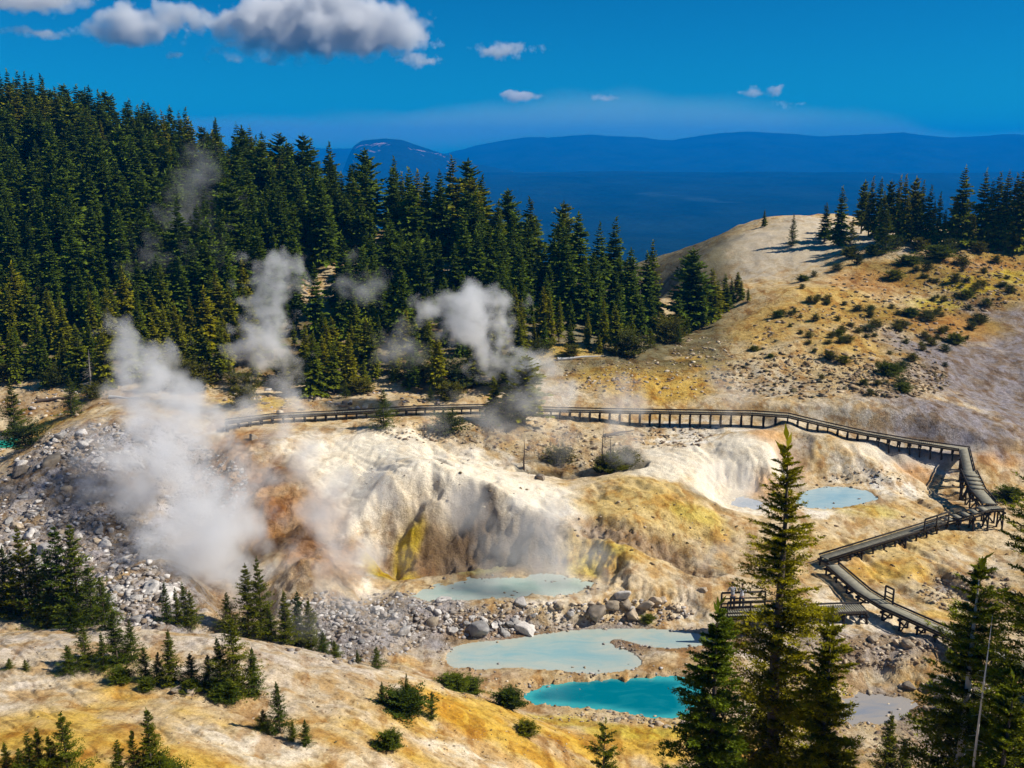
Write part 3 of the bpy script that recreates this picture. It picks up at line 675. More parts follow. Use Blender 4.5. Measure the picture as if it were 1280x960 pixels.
# below the forest
paint(blobmask(X, Y, [(830, 480, 70, 22), (770, 470, 60, 18), (870, 455, 40, 10)]), ochre * 1.02, .9)
paint(blobmask(X, Y, [(700, 440, 50, 8), (60, 528, 50, 8), (320, 505, 50, 10)]), yellow * C(.75, .7, .6), .7)
paint(blobmask(X, Y, [(30, 505, 60, 14), (120, 500, 60, 14), (560, 480, 60, 12)]), brown, .6)
forest_floor = sstep(98, 106, DD) * (1 - sstep(.20, .245, TT)) * (1 - blobmask(X, Y, [(400, 360, 30, 20), (430, 330, 22, 10), (480, 300, 25, 12), (560, 340, 25, 12), (830, 378, 20, 10), (700, 440, 50, 10)]) * .85)
paint(forest_floor * sstep(-.5, .1, nz2 + .2), C(.11, .10, .045), .85)
paint(sstep(215, 245, DD), C(.03, .045, .02), 1)
paint(SHORE, col * .62 + C(.10, .07, .03), .55)
for k, c in (('turquoise', C(.36, .42, .40)), ('milky', C(.38, .36, .33))):
    pass
col = np.clip(col * (1 + .14 * fbm(X, Y, .9, 4, seed=60)[..., None]), .01, .8)

nR, nC = X.shape
idx = np.arange(nR * nC).reshape(nR, nC)
faces = np.stack([idx[:-1, :-1], idx[:-1, 1:], idx[1:, 1:], idx[1:, :-1]], -1).reshape(-1, 4)
ground_mat = ground_material()
me = mesh_np('ground', np.stack([X, Y, Z], -1).reshape(-1, 3), faces, ground_mat, True, col.reshape(-1, 3), 'albedo')
a = me.color_attributes.new('rough', 'FLOAT_COLOR', 'POINT'); rc = np.ones((nR * nC, 4), dtype=np.float32); rc[:, :3] = np.clip(rough + .25 * HILLR, 0, 1).reshape(-1, 1); rc[:, 1] = 1 - .8 * np.clip(SMOOTHM, 0, 1).ravel(); a.data.foreach_set('color', rc.ravel())
tag(link('ground', me), None, None, kind='structure')

# ---------------- far land
def heightsheet(name, t0, t1, nt, ds, zf, mat):
    t = np.linspace(t0, t1, nt); T, Dm = np.meshgrid(t, ds); x = T * Dm
    z = zf(T, x, Dm)
    n1, n2 = x.shape; ix = np.arange(n1 * n2).reshape(n1, n2)
    fc = np.stack([ix[:-1, :-1], ix[:-1, 1:], ix[1:, 1:], ix[1:, :-1]], -1).reshape(-1, 4)
    return tag(link(name, mesh_np(name, np.stack([x, Dm, z], -1).reshape(-1, 3), fc, mat, True)), None, None, kind='structure')

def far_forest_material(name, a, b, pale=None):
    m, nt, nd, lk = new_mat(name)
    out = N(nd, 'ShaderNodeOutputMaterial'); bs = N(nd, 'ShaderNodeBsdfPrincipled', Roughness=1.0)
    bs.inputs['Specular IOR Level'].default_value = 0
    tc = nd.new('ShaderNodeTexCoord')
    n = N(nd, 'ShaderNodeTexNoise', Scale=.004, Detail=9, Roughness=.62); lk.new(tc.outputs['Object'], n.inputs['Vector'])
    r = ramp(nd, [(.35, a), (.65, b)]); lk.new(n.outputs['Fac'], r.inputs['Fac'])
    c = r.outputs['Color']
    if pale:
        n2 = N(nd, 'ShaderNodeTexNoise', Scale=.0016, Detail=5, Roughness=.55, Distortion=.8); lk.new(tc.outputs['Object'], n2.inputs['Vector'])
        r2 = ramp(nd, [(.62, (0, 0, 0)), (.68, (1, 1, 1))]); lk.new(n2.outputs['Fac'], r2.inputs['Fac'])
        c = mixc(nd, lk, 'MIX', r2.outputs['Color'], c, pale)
    lk.new(c, bs.inputs['Base Color'])
    nb = N(nd, 'ShaderNodeTexNoise', Scale=.03, Detail=5); lk.new(tc.outputs['Object'], nb.inputs['Vector'])
    bp = N(nd, 'ShaderNodeBump', Strength=.7, Distance=12); lk.new(nb.outputs['Fac'], bp.inputs['Height']); lk.new(bp.outputs['Normal'], bs.inputs['Normal'])
    lk.new(bs.outputs[0], out.inputs['Surface'])
    return m
ff = far_forest_material('far_forest', (.003, .012, .014), (.010, .026, .024), (.02, .045, .05))
fm = far_forest_material('far_mountain', (.004, .02, .02), (.012, .035, .035))

def z_valley(T, x, D):
    base = np.interp(D, [300, 450, 800, 1400, 2600, 4300, 5000, 5600, 6600], [-22, -70, -150, -190, -175, -105, -84, -110, -210])
    base = base + fbm(x, D, 900, 4, seed=71) * 26 * sstep(700, 1500, D) * (1 - .5 * sstep(3800, 4800, D)) + fbm(x, D, 160, 3, seed=72) * 5 * sstep(500, 900, D)
    return base + fbm(x, D * 0 + 3, 1400, 3, seed=77) * 9 * sstep(3600, 4900, D)
heightsheet('forested_valley', -1.6, 1.6, 360, np.geomspace(300, 6600, 200), z_valley, ff)
def z_mtn(T, x, D):
    u = 640 + T * F * .973
    top = np.interp(u, [-600, 100, 480, 555, 600, 660, 690, 740, 800, 830, 870, 920, 960, 1000, 1060, 1100, 1160, 1230, 1280, 1500, 2200], [190, 186, 186, 192, 181, 172.5, 171.5, 170, 172.5, 174, 169, 165.5, 167, 171, 169.5, 166.5, 172, 168.5, 168, 175, 182])
    zt = H + (EYE - top) / F * 8200 + fbm(x, D * 0, 420, 5, .6, seed=81) * 26
    base = -210
    f = 1 - np.abs((D - 8200) / 2000)
    f = np.clip(f, 0, 1)
    return base + (zt - base) * f ** .8 + fbm(x, D, 420, 5, seed=82) * 55 * f * (1 - f) * 2
heightsheet('mountains', -1.6, 1.6, 500, np.linspace(6200, 8700, 110), z_mtn, fm)
def z_peak(T, x, D):
    u = 640 + T * F * .973
    top = np.interp(u, [380, 430, 445, 452, 462, 490, 510, 530, 560, 590, 640, 700, 800], [300, 235, 196, 183, 176, 173, 175, 182, 192, 202, 212, 222, 260])
    zt = H + (EYE - top) / F * 5600
    f = np.clip(1 - np.abs((D - 5600) / 750), 0, 1)
    return -215 + (zt + 215) * f ** .6 + fbm(x, D, 160, 5, seed=83) * 30 * f * (1 - f) * 2
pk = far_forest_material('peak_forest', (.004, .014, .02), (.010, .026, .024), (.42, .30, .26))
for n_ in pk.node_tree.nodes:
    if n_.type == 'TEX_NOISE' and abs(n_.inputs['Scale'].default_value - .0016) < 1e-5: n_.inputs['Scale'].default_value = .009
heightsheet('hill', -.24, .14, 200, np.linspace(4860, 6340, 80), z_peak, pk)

#==SPLIT== ------------------------------------------------------------ pools
print("T", round(time.perf_counter() - T00, 1), '----------- pools')
WM = {
 'turquoise': (water_material('turquoise_water', (.0, .155, .205), (.04, .34, .36), .1), 'opaque turquoise pool with a pale rim, nearest of the basin pools', .12),
 'milky': (water_material('milky_water', (.22, .385, .41), (.42, .45, .39), .22), 'milky pale blue pool behind the turquoise pool, with a shallow arm to the right', .3),
 'upper': (water_material('green_milk_water', (.25, .42, .37), (.42, .48, .42), .3), 'milky green steaming pool at the foot of the eroded crater cliff', .3),
 'blue': (water_material('pale_blue_water', (.19, .38, .50), (.34, .48, .54), .14), 'small pale blue pool below the trestle boardwalk', .3),
 'vent': (water_material('grey_blue_water', (.28, .36, .44), (.4, .44, .5), .2), 'small grey blue puddle under a faint steam vent', .3),
 'pond': (water_material('lilac_water', (.16, .21, .29), (.33, .30, .27), .16), 'shallow lilac grey pond among rubble behind the tall fir', .3),
 'teal': (water_material('teal_water', (.0, .28, .22), (.02, .36, .28), .1), 'small bright teal pool behind the scree at the forest edge', .2),
}
for k, (zp, W) in POOLD.items():
    mat, lab, _ = WM[k]
    c = W.mean(0); Vv, cc = [], []
    rings = [1.0, .93, .82, .66, .45, .22]
    # expand the outline under the banks
    d = np.roll(W, -1, 0) - np.roll(W, 1, 0); nrm = np.stack([d[:, 1], -d[:, 0]], -1); nrm /= np.linalg.norm(nrm, axis=1)[:, None] + 1e-9
    area = .5 * np.sum(W[:, 0] * np.roll(W[:, 1], -1) - np.roll(W[:, 0], -1) * W[:, 1])
    if area < 0: nrm = -nrm
    OUT = W + nrm * .6
    lo = OUT.min(0); hi = OUT.max(0)
    # a regular sheet of cells clipped to the outline
    step = .22
    gx = np.arange(lo[0], hi[0] + step, step); gy = np.arange(lo[1], hi[1] + step, step)
    GX, GY = np.meshgrid(gx, gy); sd = signed(W, GX, GY)
    keep = (sd < (1.05 if k in ('milky', 'upper', 'pond') else .7))
    if k == 'milky': keep &= signed(POOLD['turquoise'][1], GX, GY) > .12
    ii = -np.ones(GX.shape, int); 
    cell = keep[:-1, :-1] & keep[1:, :-1] & keep[:-1, 1:] & keep[1:, 1:]
    id0 = np.arange(GX.size).reshape(GX.shape)
    q = np.stack([id0[:-1, :-1], id0[:-1, 1:], id0[1:, 1:], id0[1:, :-1]], -1)[cell]
    used, inv = np.unique(q, return_inverse=True)
    PV = np.stack([GX.ravel()[used], GY.ravel()[used], np.full(len(used), zp)], -1)
    sh = np.clip(1 + sd.ravel()[used] / (.9 if k == 'turquoise' else 2.5), 0, 1) ** (3 if k == 'turquoise' else 1.5)
    if k == 'turquoise':
        P2 = PV; e = at_z(868, 872, 0); sh = np.maximum(sh, .9 * (1 - sstep(.3, 1.3, np.hypot((P2[:, 0] - e[0]) / 1.0, (P2[:, 1] - e[1]) / 1.6) + fbm(P2[:, 0] * .6, P2[:, 1] * 2, .8, 2, seed=91) * .8)))
    me = mesh_np('hot_spring_pool', PV, inv.reshape(-1, 4), mat, True, np.stack([sh] * 3, -1))
    tag(link('water', me), lab, None, kind='structure')

#==SPLIT== ------------------------------------------------------------ conifers
print("T", round(time.perf_counter() - T00, 1), '----------- conifers')
bark = simple_material('bark', (.07, .05, .04), (.17, .13, .10), 6, .95, .6, .03, stretch=(3, 3, .6))
bark_grey = simple_material('grey_dead_wood', (.16, .14, .12), (.34, .31, .28), 5, .9, .5, .02, stretch=(3, 3, .5))
bark_pale = simple_material('pale_dead_wood', (.50, .48, .45), (.72, .70, .67), 5, .9, .5, .02, stretch=(3, 3, .5))
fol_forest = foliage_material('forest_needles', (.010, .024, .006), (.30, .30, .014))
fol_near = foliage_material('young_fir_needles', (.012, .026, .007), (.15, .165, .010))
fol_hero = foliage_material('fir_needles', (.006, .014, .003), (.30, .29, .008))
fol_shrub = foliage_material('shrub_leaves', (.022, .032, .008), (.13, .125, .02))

def diamonds(P, D, S, L, W):
    """P base, D direction, S side, lengths, widths -> quads"""
    n = len(P)
    mid = P + D * (L * .42)[:, None]
    V = np.stack([P, mid + S * W[:, None], P + D * L[:, None], mid - S * W[:, None]], 1)
    return V.reshape(-1, 3), np.arange(n * 4).reshape(n, 4)

def conifer_crown(seed, h, r, z0, nwh, nb, st, sub, leaf, power=.85, droop=.35, rise=.12, lean=0.0, ragged=.35, twig=.42, wid=.26, gaps=.0):
    g = np.random.default_rng(seed)
    s = (np.arange(nwh) + g.uniform(-.3, .3, nwh)) / nwh
    s = np.clip(s, 0, .985)
    s = np.repeat(s, nb); n = len(s)
    a = g.uniform(0, 2 * np.pi, n)
    # whole bands of the crown are fuller or thinner
    prof = (1 - s) ** power + .035
    band = 1 + ragged * .6 * np.sin(s * 31 + seed) * np.sin(a + s * 9 + seed * 2) + ragged * g.normal(0, .45, n)
    Lb = r * prof * np.clip(band, .3, 1.5)
    if gaps: 
        k = g.random(n) > gaps; s, a, Lb = s[k], a[k], Lb[k]; n = len(s)
    z = z0 + s * (h - z0)
    lsc = (.35 + .65 * (1 - s) ** .6)[:, None]
    dp = droop * (1 - s * .7) * g.uniform(.6, 1.4, n); rs = rise + s * .5
    ca, sa = np.cos(a), np.sin(a)
    q = (np.arange(st) + .6) / st
    Q = np.tile(q, (n, 1)) + g.uniform(-.35, .35, (n, st)) / st
    Q = np.clip(Q, .05, 1)
    hor = Lb[:, None] * Q
    px = ca[:, None] * hor; py = sa[:, None] * hor
    pz = z[:, None] + Lb[:, None] * (rs[:, None] * Q - dp[:, None] * Q ** 2 + .28 * dp[:, None] * Q ** 4)
    slope = rs[:, None] - 2 * dp[:, None] * Q + 1.1 * dp[:, None] * Q ** 3
    T = np.stack([ca[:, None] + 0 * Q, sa[:, None] + 0 * Q, slope], -1); T /= np.linalg.norm(T, axis=-1, keepdims=True)
    S = np.stack([-sa[:, None] + 0 * Q, ca[:, None] + 0 * Q, 0 * Q], -1)
    P = np.stack([px, py, pz], -1)
    Vs, Fs, Ts, off = [], [], [], 0
    clump = .5 + .5 * np.sin(a * 3 + s * 14 + seed)[:, None] + 0 * Q
    for sg in (-1, 1, 0):
        if sg:
            d = T * .62 + S * sg * .78 + np.array([0, 0, -.10]) + g.normal(0, .16, T.shape)
            lt = (Lb[:, None] * twig * (1.05 - Q * .75) + leaf * .6 * lsc) * g.uniform(.65, 1.25, Q.shape)
        else:
            d = T + g.normal(0, .12, T.shape); lt = np.full(Q.shape, 1.0) * (Lb[:, None] / st * 1.6 + leaf * .7 * lsc)
        d /= np.linalg.norm(d, axis=-1, keepdims=True)
        p = P.reshape(-1, 3); d = d.reshape(-1, 3); lt = lt.reshape(-1)
        up = np.array([0, 0, 1.0]); sd = np.cross(d, up); sd /= np.linalg.norm(sd, axis=1, keepdims=True) + 1e-9
        nrm = np.cross(sd, d)
        tin = np.clip(.18 + .62 * Q.reshape(-1) + g.normal(0, .16, len(p)) + .25 * (clump.reshape(-1) - .5), 0, 1)  # inner needles darker, tips brighter: crown shade and highlights painted into the tint
        if sub == 0:
            roll = g.normal(0, .7, len(p)); side = sd * np.cos(roll)[:, None] + nrm * np.sin(roll)[:, None]
            V, Fc = diamonds(p, d, side, lt, lt * wid)
            Vs.append(V); Fs.append(Fc + off); off += len(V); Ts.append(np.repeat(tin, 4))
        else:
            for k in range(sub):
                f = (k + .5) / sub
                pp = p + d * (lt * f)[:, None] + np.array([0, 0, -1.0]) * (lt * f * f * .12)[:, None]
                for s2 in (-1, 1):
                    d2 = d * .7 + sd * s2 * .65 + nrm * g.uniform(-.15, .6, len(p))[:, None] + g.normal(0, .15, d.shape)
                    d2 /= np.linalg.norm(d2, axis=1, keepdims=True)
                    L2 = leaf * np.repeat(lsc[:, 0], st) * g.uniform(.7, 1.3, len(p)) * (1.1 - .45 * f)
                    roll = g.normal(0, .6, len(p)); sd2 = np.cross(d2, up); sd2 /= np.linalg.norm(sd2, axis=1, keepdims=True) + 1e-9
                    n2 = np.cross(sd2, d2); side = sd2 * np.cos(roll)[:, None] + n2 * np.sin(roll)[:, None]
                    V, Fc = diamonds(pp, d2, side, L2, L2 * wid)
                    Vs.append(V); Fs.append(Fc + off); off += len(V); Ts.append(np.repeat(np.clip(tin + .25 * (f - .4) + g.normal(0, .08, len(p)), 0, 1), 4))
    # leader
    nl = 5
    pl = np.stack([np.zeros(nl), np.zeros(nl), np.linspace(h * .95, h * 1.0, nl)], -1); dl = g.normal(0, .35, (nl, 3)) + np.array([0, 0, 1]); dl /= np.linalg.norm(dl, axis=1, keepdims=True)
    V, Fc = diamonds(pl, dl, np.tile([1., 0, 0], (nl, 1)), np.full(nl, h * .03 + leaf * .5), np.full(nl, h * .004 + leaf * .12)); Vs.append(V); Fs.append(Fc + off); off += len(V); Ts.append(np.full(len(V), .7))
    V = np.concatenate(Vs); t = np.concatenate(Ts)
    if lean: V[:, 0] += lean * (V[:, 2] / h) ** 2 * h
    return V, np.concatenate(Fs), np.stack([t] * 3, -1)

def trunk_mesh(name, h, r, mat, lean=0.0, seed=0, branches=0, blen=.5, n=8):
    g = np.random.default_rng(seed); seg = 10
    V, Fc = [], []
    for i in range(seg + 1):
        f = i / seg; z = -.25 + (h + .25) * f; rr = r * (1 - f) ** .8 + r * .05 + (r * .25 * max(0, 1 - f * 8))
        for k in range(n):
            a = 2 * math.pi * k / n
            V.append((math.cos(a) * rr + lean * (max(z, 0) / h) ** 2 * h + .3 * r * math.sin(f * 9 + seed), math.sin(a) * rr + .3 * r * math.cos(f * 7 + seed), z))
    for i in range(seg):
        for k in range(n):
            Fc.append((i * n + k, i * n + (k + 1) % n, (i + 1) * n + (k + 1) % n, (i + 1) * n + k))
    for b in range(branches):
        f = g.uniform(.12, .9); z = h * f; a = g.uniform(0, 6.28); L = blen * g.uniform(.4, 1) * (1.15 - f); rr = r * .16 * (1.2 - f)
        p = np.array([lean * f * f * h, 0, z]); q = p + L * np.array([math.cos(a), math.sin(a), g.uniform(-.3, .35)])
        o = len(V)
        for e, rad in ((p, rr), (q, rr * .3)):
            for k in range(4):
                w = 2 * math.pi * k / 4; V.append(tuple(e + rad * np.array([-math.sin(a) * math.cos(w), math.cos(a) * math.cos(w), math.sin(w)])))
        for k in range(4): Fc.append((o + k, o + (k + 1) % 4, o + 4 + (k + 1) % 4, o + 4 + k))
    return mesh_np(name, V, Fc, mat, True)

KIND = {}
def make_kind(key, fol, barkm, h, r, z0, trunk_r, **kw):
    tk = {k: kw.pop(k) for k in ('branches', 'blen') if k in kw}
    seed = kw.pop('seed'); lean = kw.get('lean', 0)
    V, Fc, t = conifer_crown(seed, h, r, z0, **kw)
    KIND[key] = (mesh_np('crown', V, Fc, fol, False, t), trunk_mesh('trunk', h * .96, trunk_r, barkm, lean, seed, **tk), h)

# forest trees, unit height 10 m
for i in range(9):
    slim = [1.05, 1.3, 1.55, 1.2, 1.75, 1.4, 1.0, 1.6, 1.25][i]
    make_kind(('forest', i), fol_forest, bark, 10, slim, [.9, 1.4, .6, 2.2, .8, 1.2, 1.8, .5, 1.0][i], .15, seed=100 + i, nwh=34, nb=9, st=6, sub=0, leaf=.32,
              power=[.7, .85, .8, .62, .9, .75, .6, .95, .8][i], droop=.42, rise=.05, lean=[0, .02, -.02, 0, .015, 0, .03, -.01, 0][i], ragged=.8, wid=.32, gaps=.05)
for i in range(3):   # ragged old trees with wide tops
    make_kind(('old', i), fol_forest, bark, 10, [1.7, 1.9, 1.6][i], 1.6, .2, seed=140 + i, nwh=26, nb=9, st=7, sub=0, leaf=.36, power=.55, droop=.3, rise=.2, lean=[.02, -.03, 0][i], ragged=.75, wid=.30, gaps=.12, branches=8, blen=1.2)
for i in range(7):   # young firs, unit height 4 m
    make_kind(('young', i), fol_near, bark, 4, [.62, .78, .88, .68, 1.0, .85, .60][i], .12, .06, seed=200 + i, nwh=26, nb=7, st=5, sub=2, leaf=.13,
              power=[1.0, 1.15, 1.1, .95, 1.25, 1.1, .9][i], droop=.10, rise=.30, ragged=.8, twig=.36, wid=.19, gaps=.10, lean=[0, .02, -.015, .01, 0, -.02, 0][i])
for i in range(3):   # sprawling mats of young fir, unit height 1.5
    make_kind(('mat', i), fol_near, bark, .8, [.72, .62, .8][i], .04, .05, seed=230 + i, nwh=13, nb=12, st=7, sub=2, leaf=.13, power=.55, droop=.15, rise=.38, ragged=.7, twig=.34, wid=.2)
for i in range(4):   # low shrubs, unit height 1
    make_kind(('shrub', i), fol_shrub, bark, 1.0, [.6, .75, .55, .68][i], .02, .03, seed=260 + i, nwh=10, nb=12, st=5, sub=1, leaf=.12, power=.35, droop=.1, rise=.45, ragged=.5, twig=.35, wid=.32)
# sparse hemlock sprig
make_kind(('sprig', 0), fol_near, bark, 4, 1.0, .3, .06, seed=280, nwh=11, nb=5, st=9, sub=3, leaf=.13, power=.7, droop=.25, rise=.2, ragged=.5, twig=.24, wid=.22, lean=.03)

TREES = []
def tree_thing(name, key, loc, height, label, cat, group=None, rz=None, wide=1.0):
    cm, tm, h0 = KIND[key]; s = height / h0
    e = link(name, None, None, loc, random.uniform(0, 6.28) if rz is None else rz, (s * wide, s * wide, s))
    e.empty_display_size = .5
    tag(e, label, cat, group)
    link('crown', cm, e); link('trunk', tm, e)
    TREES.append(e); return e

def plant_px(name, key, u, vtop, vbase, label, cat='fir tree', group=None, dmin=20, wide=1.0, rz=None):
    """a tree whose foot stands on the ground at (u, vbase)"""
    b = G.hit(u, min(vbase, 1100), dmin)
    if b is None: return None
    t, k = ray(u, vtop); ztop = H - k * b[1]
    h = max(ztop - b[2], .15)
    return tree_thing(name, key, (b[0], b[1], b[2] - .03), h, label, cat, group, rz, wide)

# ---- forest
front = [(-60, 480), (0, 478), (100, 492), (200, 476), (270, 480), (330, 472), (400, 498), (470, 480), (560, 492), (640, 470), (700, 432), (760, 446), (850, 425), (890, 402)]
fl = [G.hit(u, v, 60) for u, v in front]
ft = np.array([p[0] / p[1] for p in fl]); fd = np.array([p[1] for p in fl])
back_u = [-60, 100, 300, 450, 600, 740, 850, 890]; back_d = [206, 204, 190, 174, 162, 148, 132, 127]
bt = np.array([ray(u, 300)[0] for u in back_u])
clear = [(400, 362, 26, 20), (428, 328, 16, 10), (478, 300, 15, 14), (560, 338, 20, 10), (830, 378, 14, 9)]
cand = []
g = np.random.default_rng(11)
pts = []
tries = 0
while tries < 42000:
    tries += 1
    t = g.uniform(-.60, .215); D = g.uniform(94, 206)
    if g.random() > D / 206: continue
    if D < np.interp(t, ft, fd) or D > np.interp(t, bt, back_d): continue
    x = t * D; y = D; rmin = 1.55 + (1.5 if D > np.interp(t, bt, back_d) - 25 and t > -.22 else 0) + .9 * (.5 + fbm(np.array([x]), np.array([y]), 18, 2, seed=5)[0])
    if any((x - a) ** 2 + (y - b) ** 2 < rmin * rmin for a, b in pts): continue
    z = G.z(x, y)
    v = EYE + 0  # screen position of the foot
    k = (H - z) / D
    cyv = (SP - k * CP) / (CP + k * SP)
    vv = 480 - cyv * F; uu = 640 + (t * (CP + cyv * SP)) * F
    if any(abs(uu - a) < c and b - 8 - d * .5 < vv < b + d + 34 for a, b, c, d in clear): continue
    pts.append((x, y)); cand.append((x, y, z, t, D, uu, vv))
def zone(c):
    u, D = c[5], c[4]; fr = (D - np.interp(c[3], ft, fd)) / (np.interp(c[3], bt, back_d) - np.interp(c[3], ft, fd))
    side = 0 if u < 300 else (1 if u < 600 else 2)
    if fr < .3: h = 'foot'
    elif fr > .72: h = 'ridge'
    else: h = 'slope'
    return side, h, fr
ZL = {(0, 'foot'): 'dark green conifer at the foot of the forest behind the tall left steam plume', (0, 'slope'): 'dense dark conifer halfway up the high forested slope on the left',
      (0, 'ridge'): 'tall conifer on the high ridge crest of the left forest, against the sky', (1, 'foot'): 'green conifer at the forest foot above the far boardwalk',
      (1, 'slope'): 'dark conifer in the middle of the forested slope between the thin steam wisps', (1, 'ridge'): 'pointed conifer on the ridge line in front of the distant peak',
      (2, 'foot'): 'bushy green conifer at the forest edge above the ochre bank', (2, 'slope'): 'dark conifer on the lower forested spur right of the middle steam plume',
      (2, 'ridge'): 'conifer on the descending end of the forest ridge in front of the blue valley'}
# keep those that show largest as individuals: front-most and ridge trees first
def height_of(c, g):
    side, h, fr = zone(c)
    base = 5.2 + 3.9 * sstep(0, .5, fr)
    if side == 2: base -= .6
    if fr > .7 and side == 1: base += .9
    return float(base * g.uniform(.45, 1.35))
order = sorted(range(len(cand)), key=lambda i: zone(cand[i])[2])
stuff_V, stuff_F, stuff_T, so = [], [], [], 0
n_ind = 0
ind = set(order[:178]) | set([i for i in order if zone(cand[i])[2] > .72][:118])
print('forest candidates', len(cand), 'individual', len(ind))
for i in order:
    c = cand[i]; hh = height_of(c, g); side, hz, fr = zone(c)
    key = ('old', int(g.integers(3))) if (g.random() < .13 and fr > .3) else ('forest', int(g.integers(9)))
    if i in ind:
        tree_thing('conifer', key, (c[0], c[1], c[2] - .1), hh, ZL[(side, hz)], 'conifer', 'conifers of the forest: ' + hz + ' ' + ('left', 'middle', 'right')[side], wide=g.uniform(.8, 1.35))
    else:
        cm, tm, h0 = KIND[key]; s = hh / h0
        V = np.empty(len(cm.vertices) * 3, dtype=np.float32); cm.vertices.foreach_get('co', V); V = V.reshape(-1, 3)
        a = g.uniform(0, 6.28); Rm = np.array([[math.cos(a), -math.sin(a), 0], [math.sin(a), math.cos(a), 0], [0, 0, 1]])
        V = (V * s * np.array([1.1, 1.1, 1])) @ Rm.T + np.array([c[0], c[1], c[2] - .1])
        Q = np.arange(len(V)).reshape(-1, 4)
        T = np.empty(len(V) * 4, dtype=np.float32); cm.color_attributes['tint'].data.foreach_get('color', T); T = T.reshape(-1, 4)[:, :3]
        stuff_V.append(V); stuff_F.append(Q + so); so += len(V); stuff_T.append(T * np.array([g.uniform(.7, 1.1)]))
if stuff_V:
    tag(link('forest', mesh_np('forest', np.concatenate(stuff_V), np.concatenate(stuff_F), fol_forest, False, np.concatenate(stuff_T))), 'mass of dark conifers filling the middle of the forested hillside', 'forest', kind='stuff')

snag_px = [(208, 300), (262, 250), (296, 345), (120, 470), (566, 345), (798, 395), (412, 300)]
for j, (u_, v_) in enumerate(snag_px):
    b = G.hit(u_, v_ + 14, 80)
    if not b: continue
    e = link('dead_tree', None, None, (b[0], b[1] - 1.2, b[2] - .2), g.uniform(0, 6)); tag(e, 'bleached dead trunk among the living conifers of the hillside', 'dead tree', 'dead trees in the forest')
    link('trunk', trunk_mesh('trunk', g.uniform(4, 7), .11, bark_grey, g.uniform(-.05, .05), 50 + j, 90, 1.5), e)
# small trees and bushes at the forest edge
for j in range(46):
    u = g.uniform(-10, 880); t0 = ray(u, 450)[0]; D = np.interp(t0, ft, fd) - g.uniform(-3, 3.5); x = t0 * D
    tree_thing('shrub', ('young' if g.random() < .5 else 'shrub', int(g.integers(4))), (x, D, G.z(x, D) - .05), g.uniform(.9, 2.6), 'low green bush along the lower edge of the forest', 'bush', 'bushes along the forest edge', wide=g.uniform(1, 1.7))

# ---- right hill trees
dome = [(990, 268, 308, 'young', 1.0, 'small lone fir on the bare pale dome, with a thin shadow to its left'),
        (1030, 252, 303, 'forest', 1.1, 'slim fir on the pale dome beside the lone one'), (1049, 233, 307, 'forest', .9, 'tallest slim fir of the small row on the pale dome'),
        (1063, 272, 316, 'young', 1.2, 'short fir at the right end of the small row on the pale dome'),
        (1002, 237, 268, 'forest', 1.2, 'left one of two dark firs behind the top of the pale dome'), (1010, 243, 269, 'forest', 1.2, 'right one of two dark firs behind the top of the pale dome'),
        (955, 261, 283, 'forest', .9, 'tiny dark fir on the left shoulder of the pale dome'), (1106, 262, 318, 'young', 1.3, 'small fir in front of the dark grove on the hill crest'),
        ]
for i, (u, vt, vb, kd, w, lab) in enumerate(dome):
    plant_px('fir', (kd, i % 4), u, vt, vb, lab, 'fir tree', dmin=100, wide=w)
crest = [(1076, 226, 292), (1085, 221, 296), (1096, 222, 296), (1108, 226, 300), (1119, 220, 300), (1127, 219, 303), (1138, 222, 303), (1147, 226, 304), (1157, 232, 306), (1170, 240, 306), (1131, 240, 306), (1102, 240, 304), (1178, 262, 308),
         (1197, 208, 308), (1205, 250, 310), (1190, 245, 308), (1224, 212, 308), (1233, 224, 309), (1241, 215, 310), (1252, 213, 310), (1261, 218, 310), (1270, 214, 311), (1278, 222, 312), (1290, 215, 312), (1215, 268, 311), (1248, 236, 311), (1164, 250, 306), (1144, 252, 308)]
for i, (u, vt, vb) in enumerate(crest):
    b = G.hit(u, vb, 110)
    plant_px('conifer', ('old' if u < 1160 and i % 3 == 0 else 'forest', i % 3 if u < 1160 else i % 9), u, vt, vb,
             'dark bushy conifer in the grove on the right hill crest' if u < 1185 else 'tall dark spire conifer in the row along the right hill crest', 'conifer',
             'conifers of the crest grove' if u < 1185 else 'spire conifers of the crest row', dmin=110, wide=.8 if u < 1185 else .95)
hs = [(870, 350, 398), (880, 347, 402), (888, 334, 396), (897, 350, 392), (905, 341, 384), (914, 348, 380), (921, 340, 372), (908, 356, 388), (926, 350, 374), (876, 360, 408), (862, 340, 410), (893, 362, 400), (935, 360, 378)]
for i, (u, vt, vb) in enumerate(hs):
    plant_px('fir', ('forest', (i * 2) % 9), u, vt, vb, 'small dark fir in the cluster where forest meets the bare right hill', 'fir tree', 'small firs at the end of the forest', dmin=90, wide=1.3)
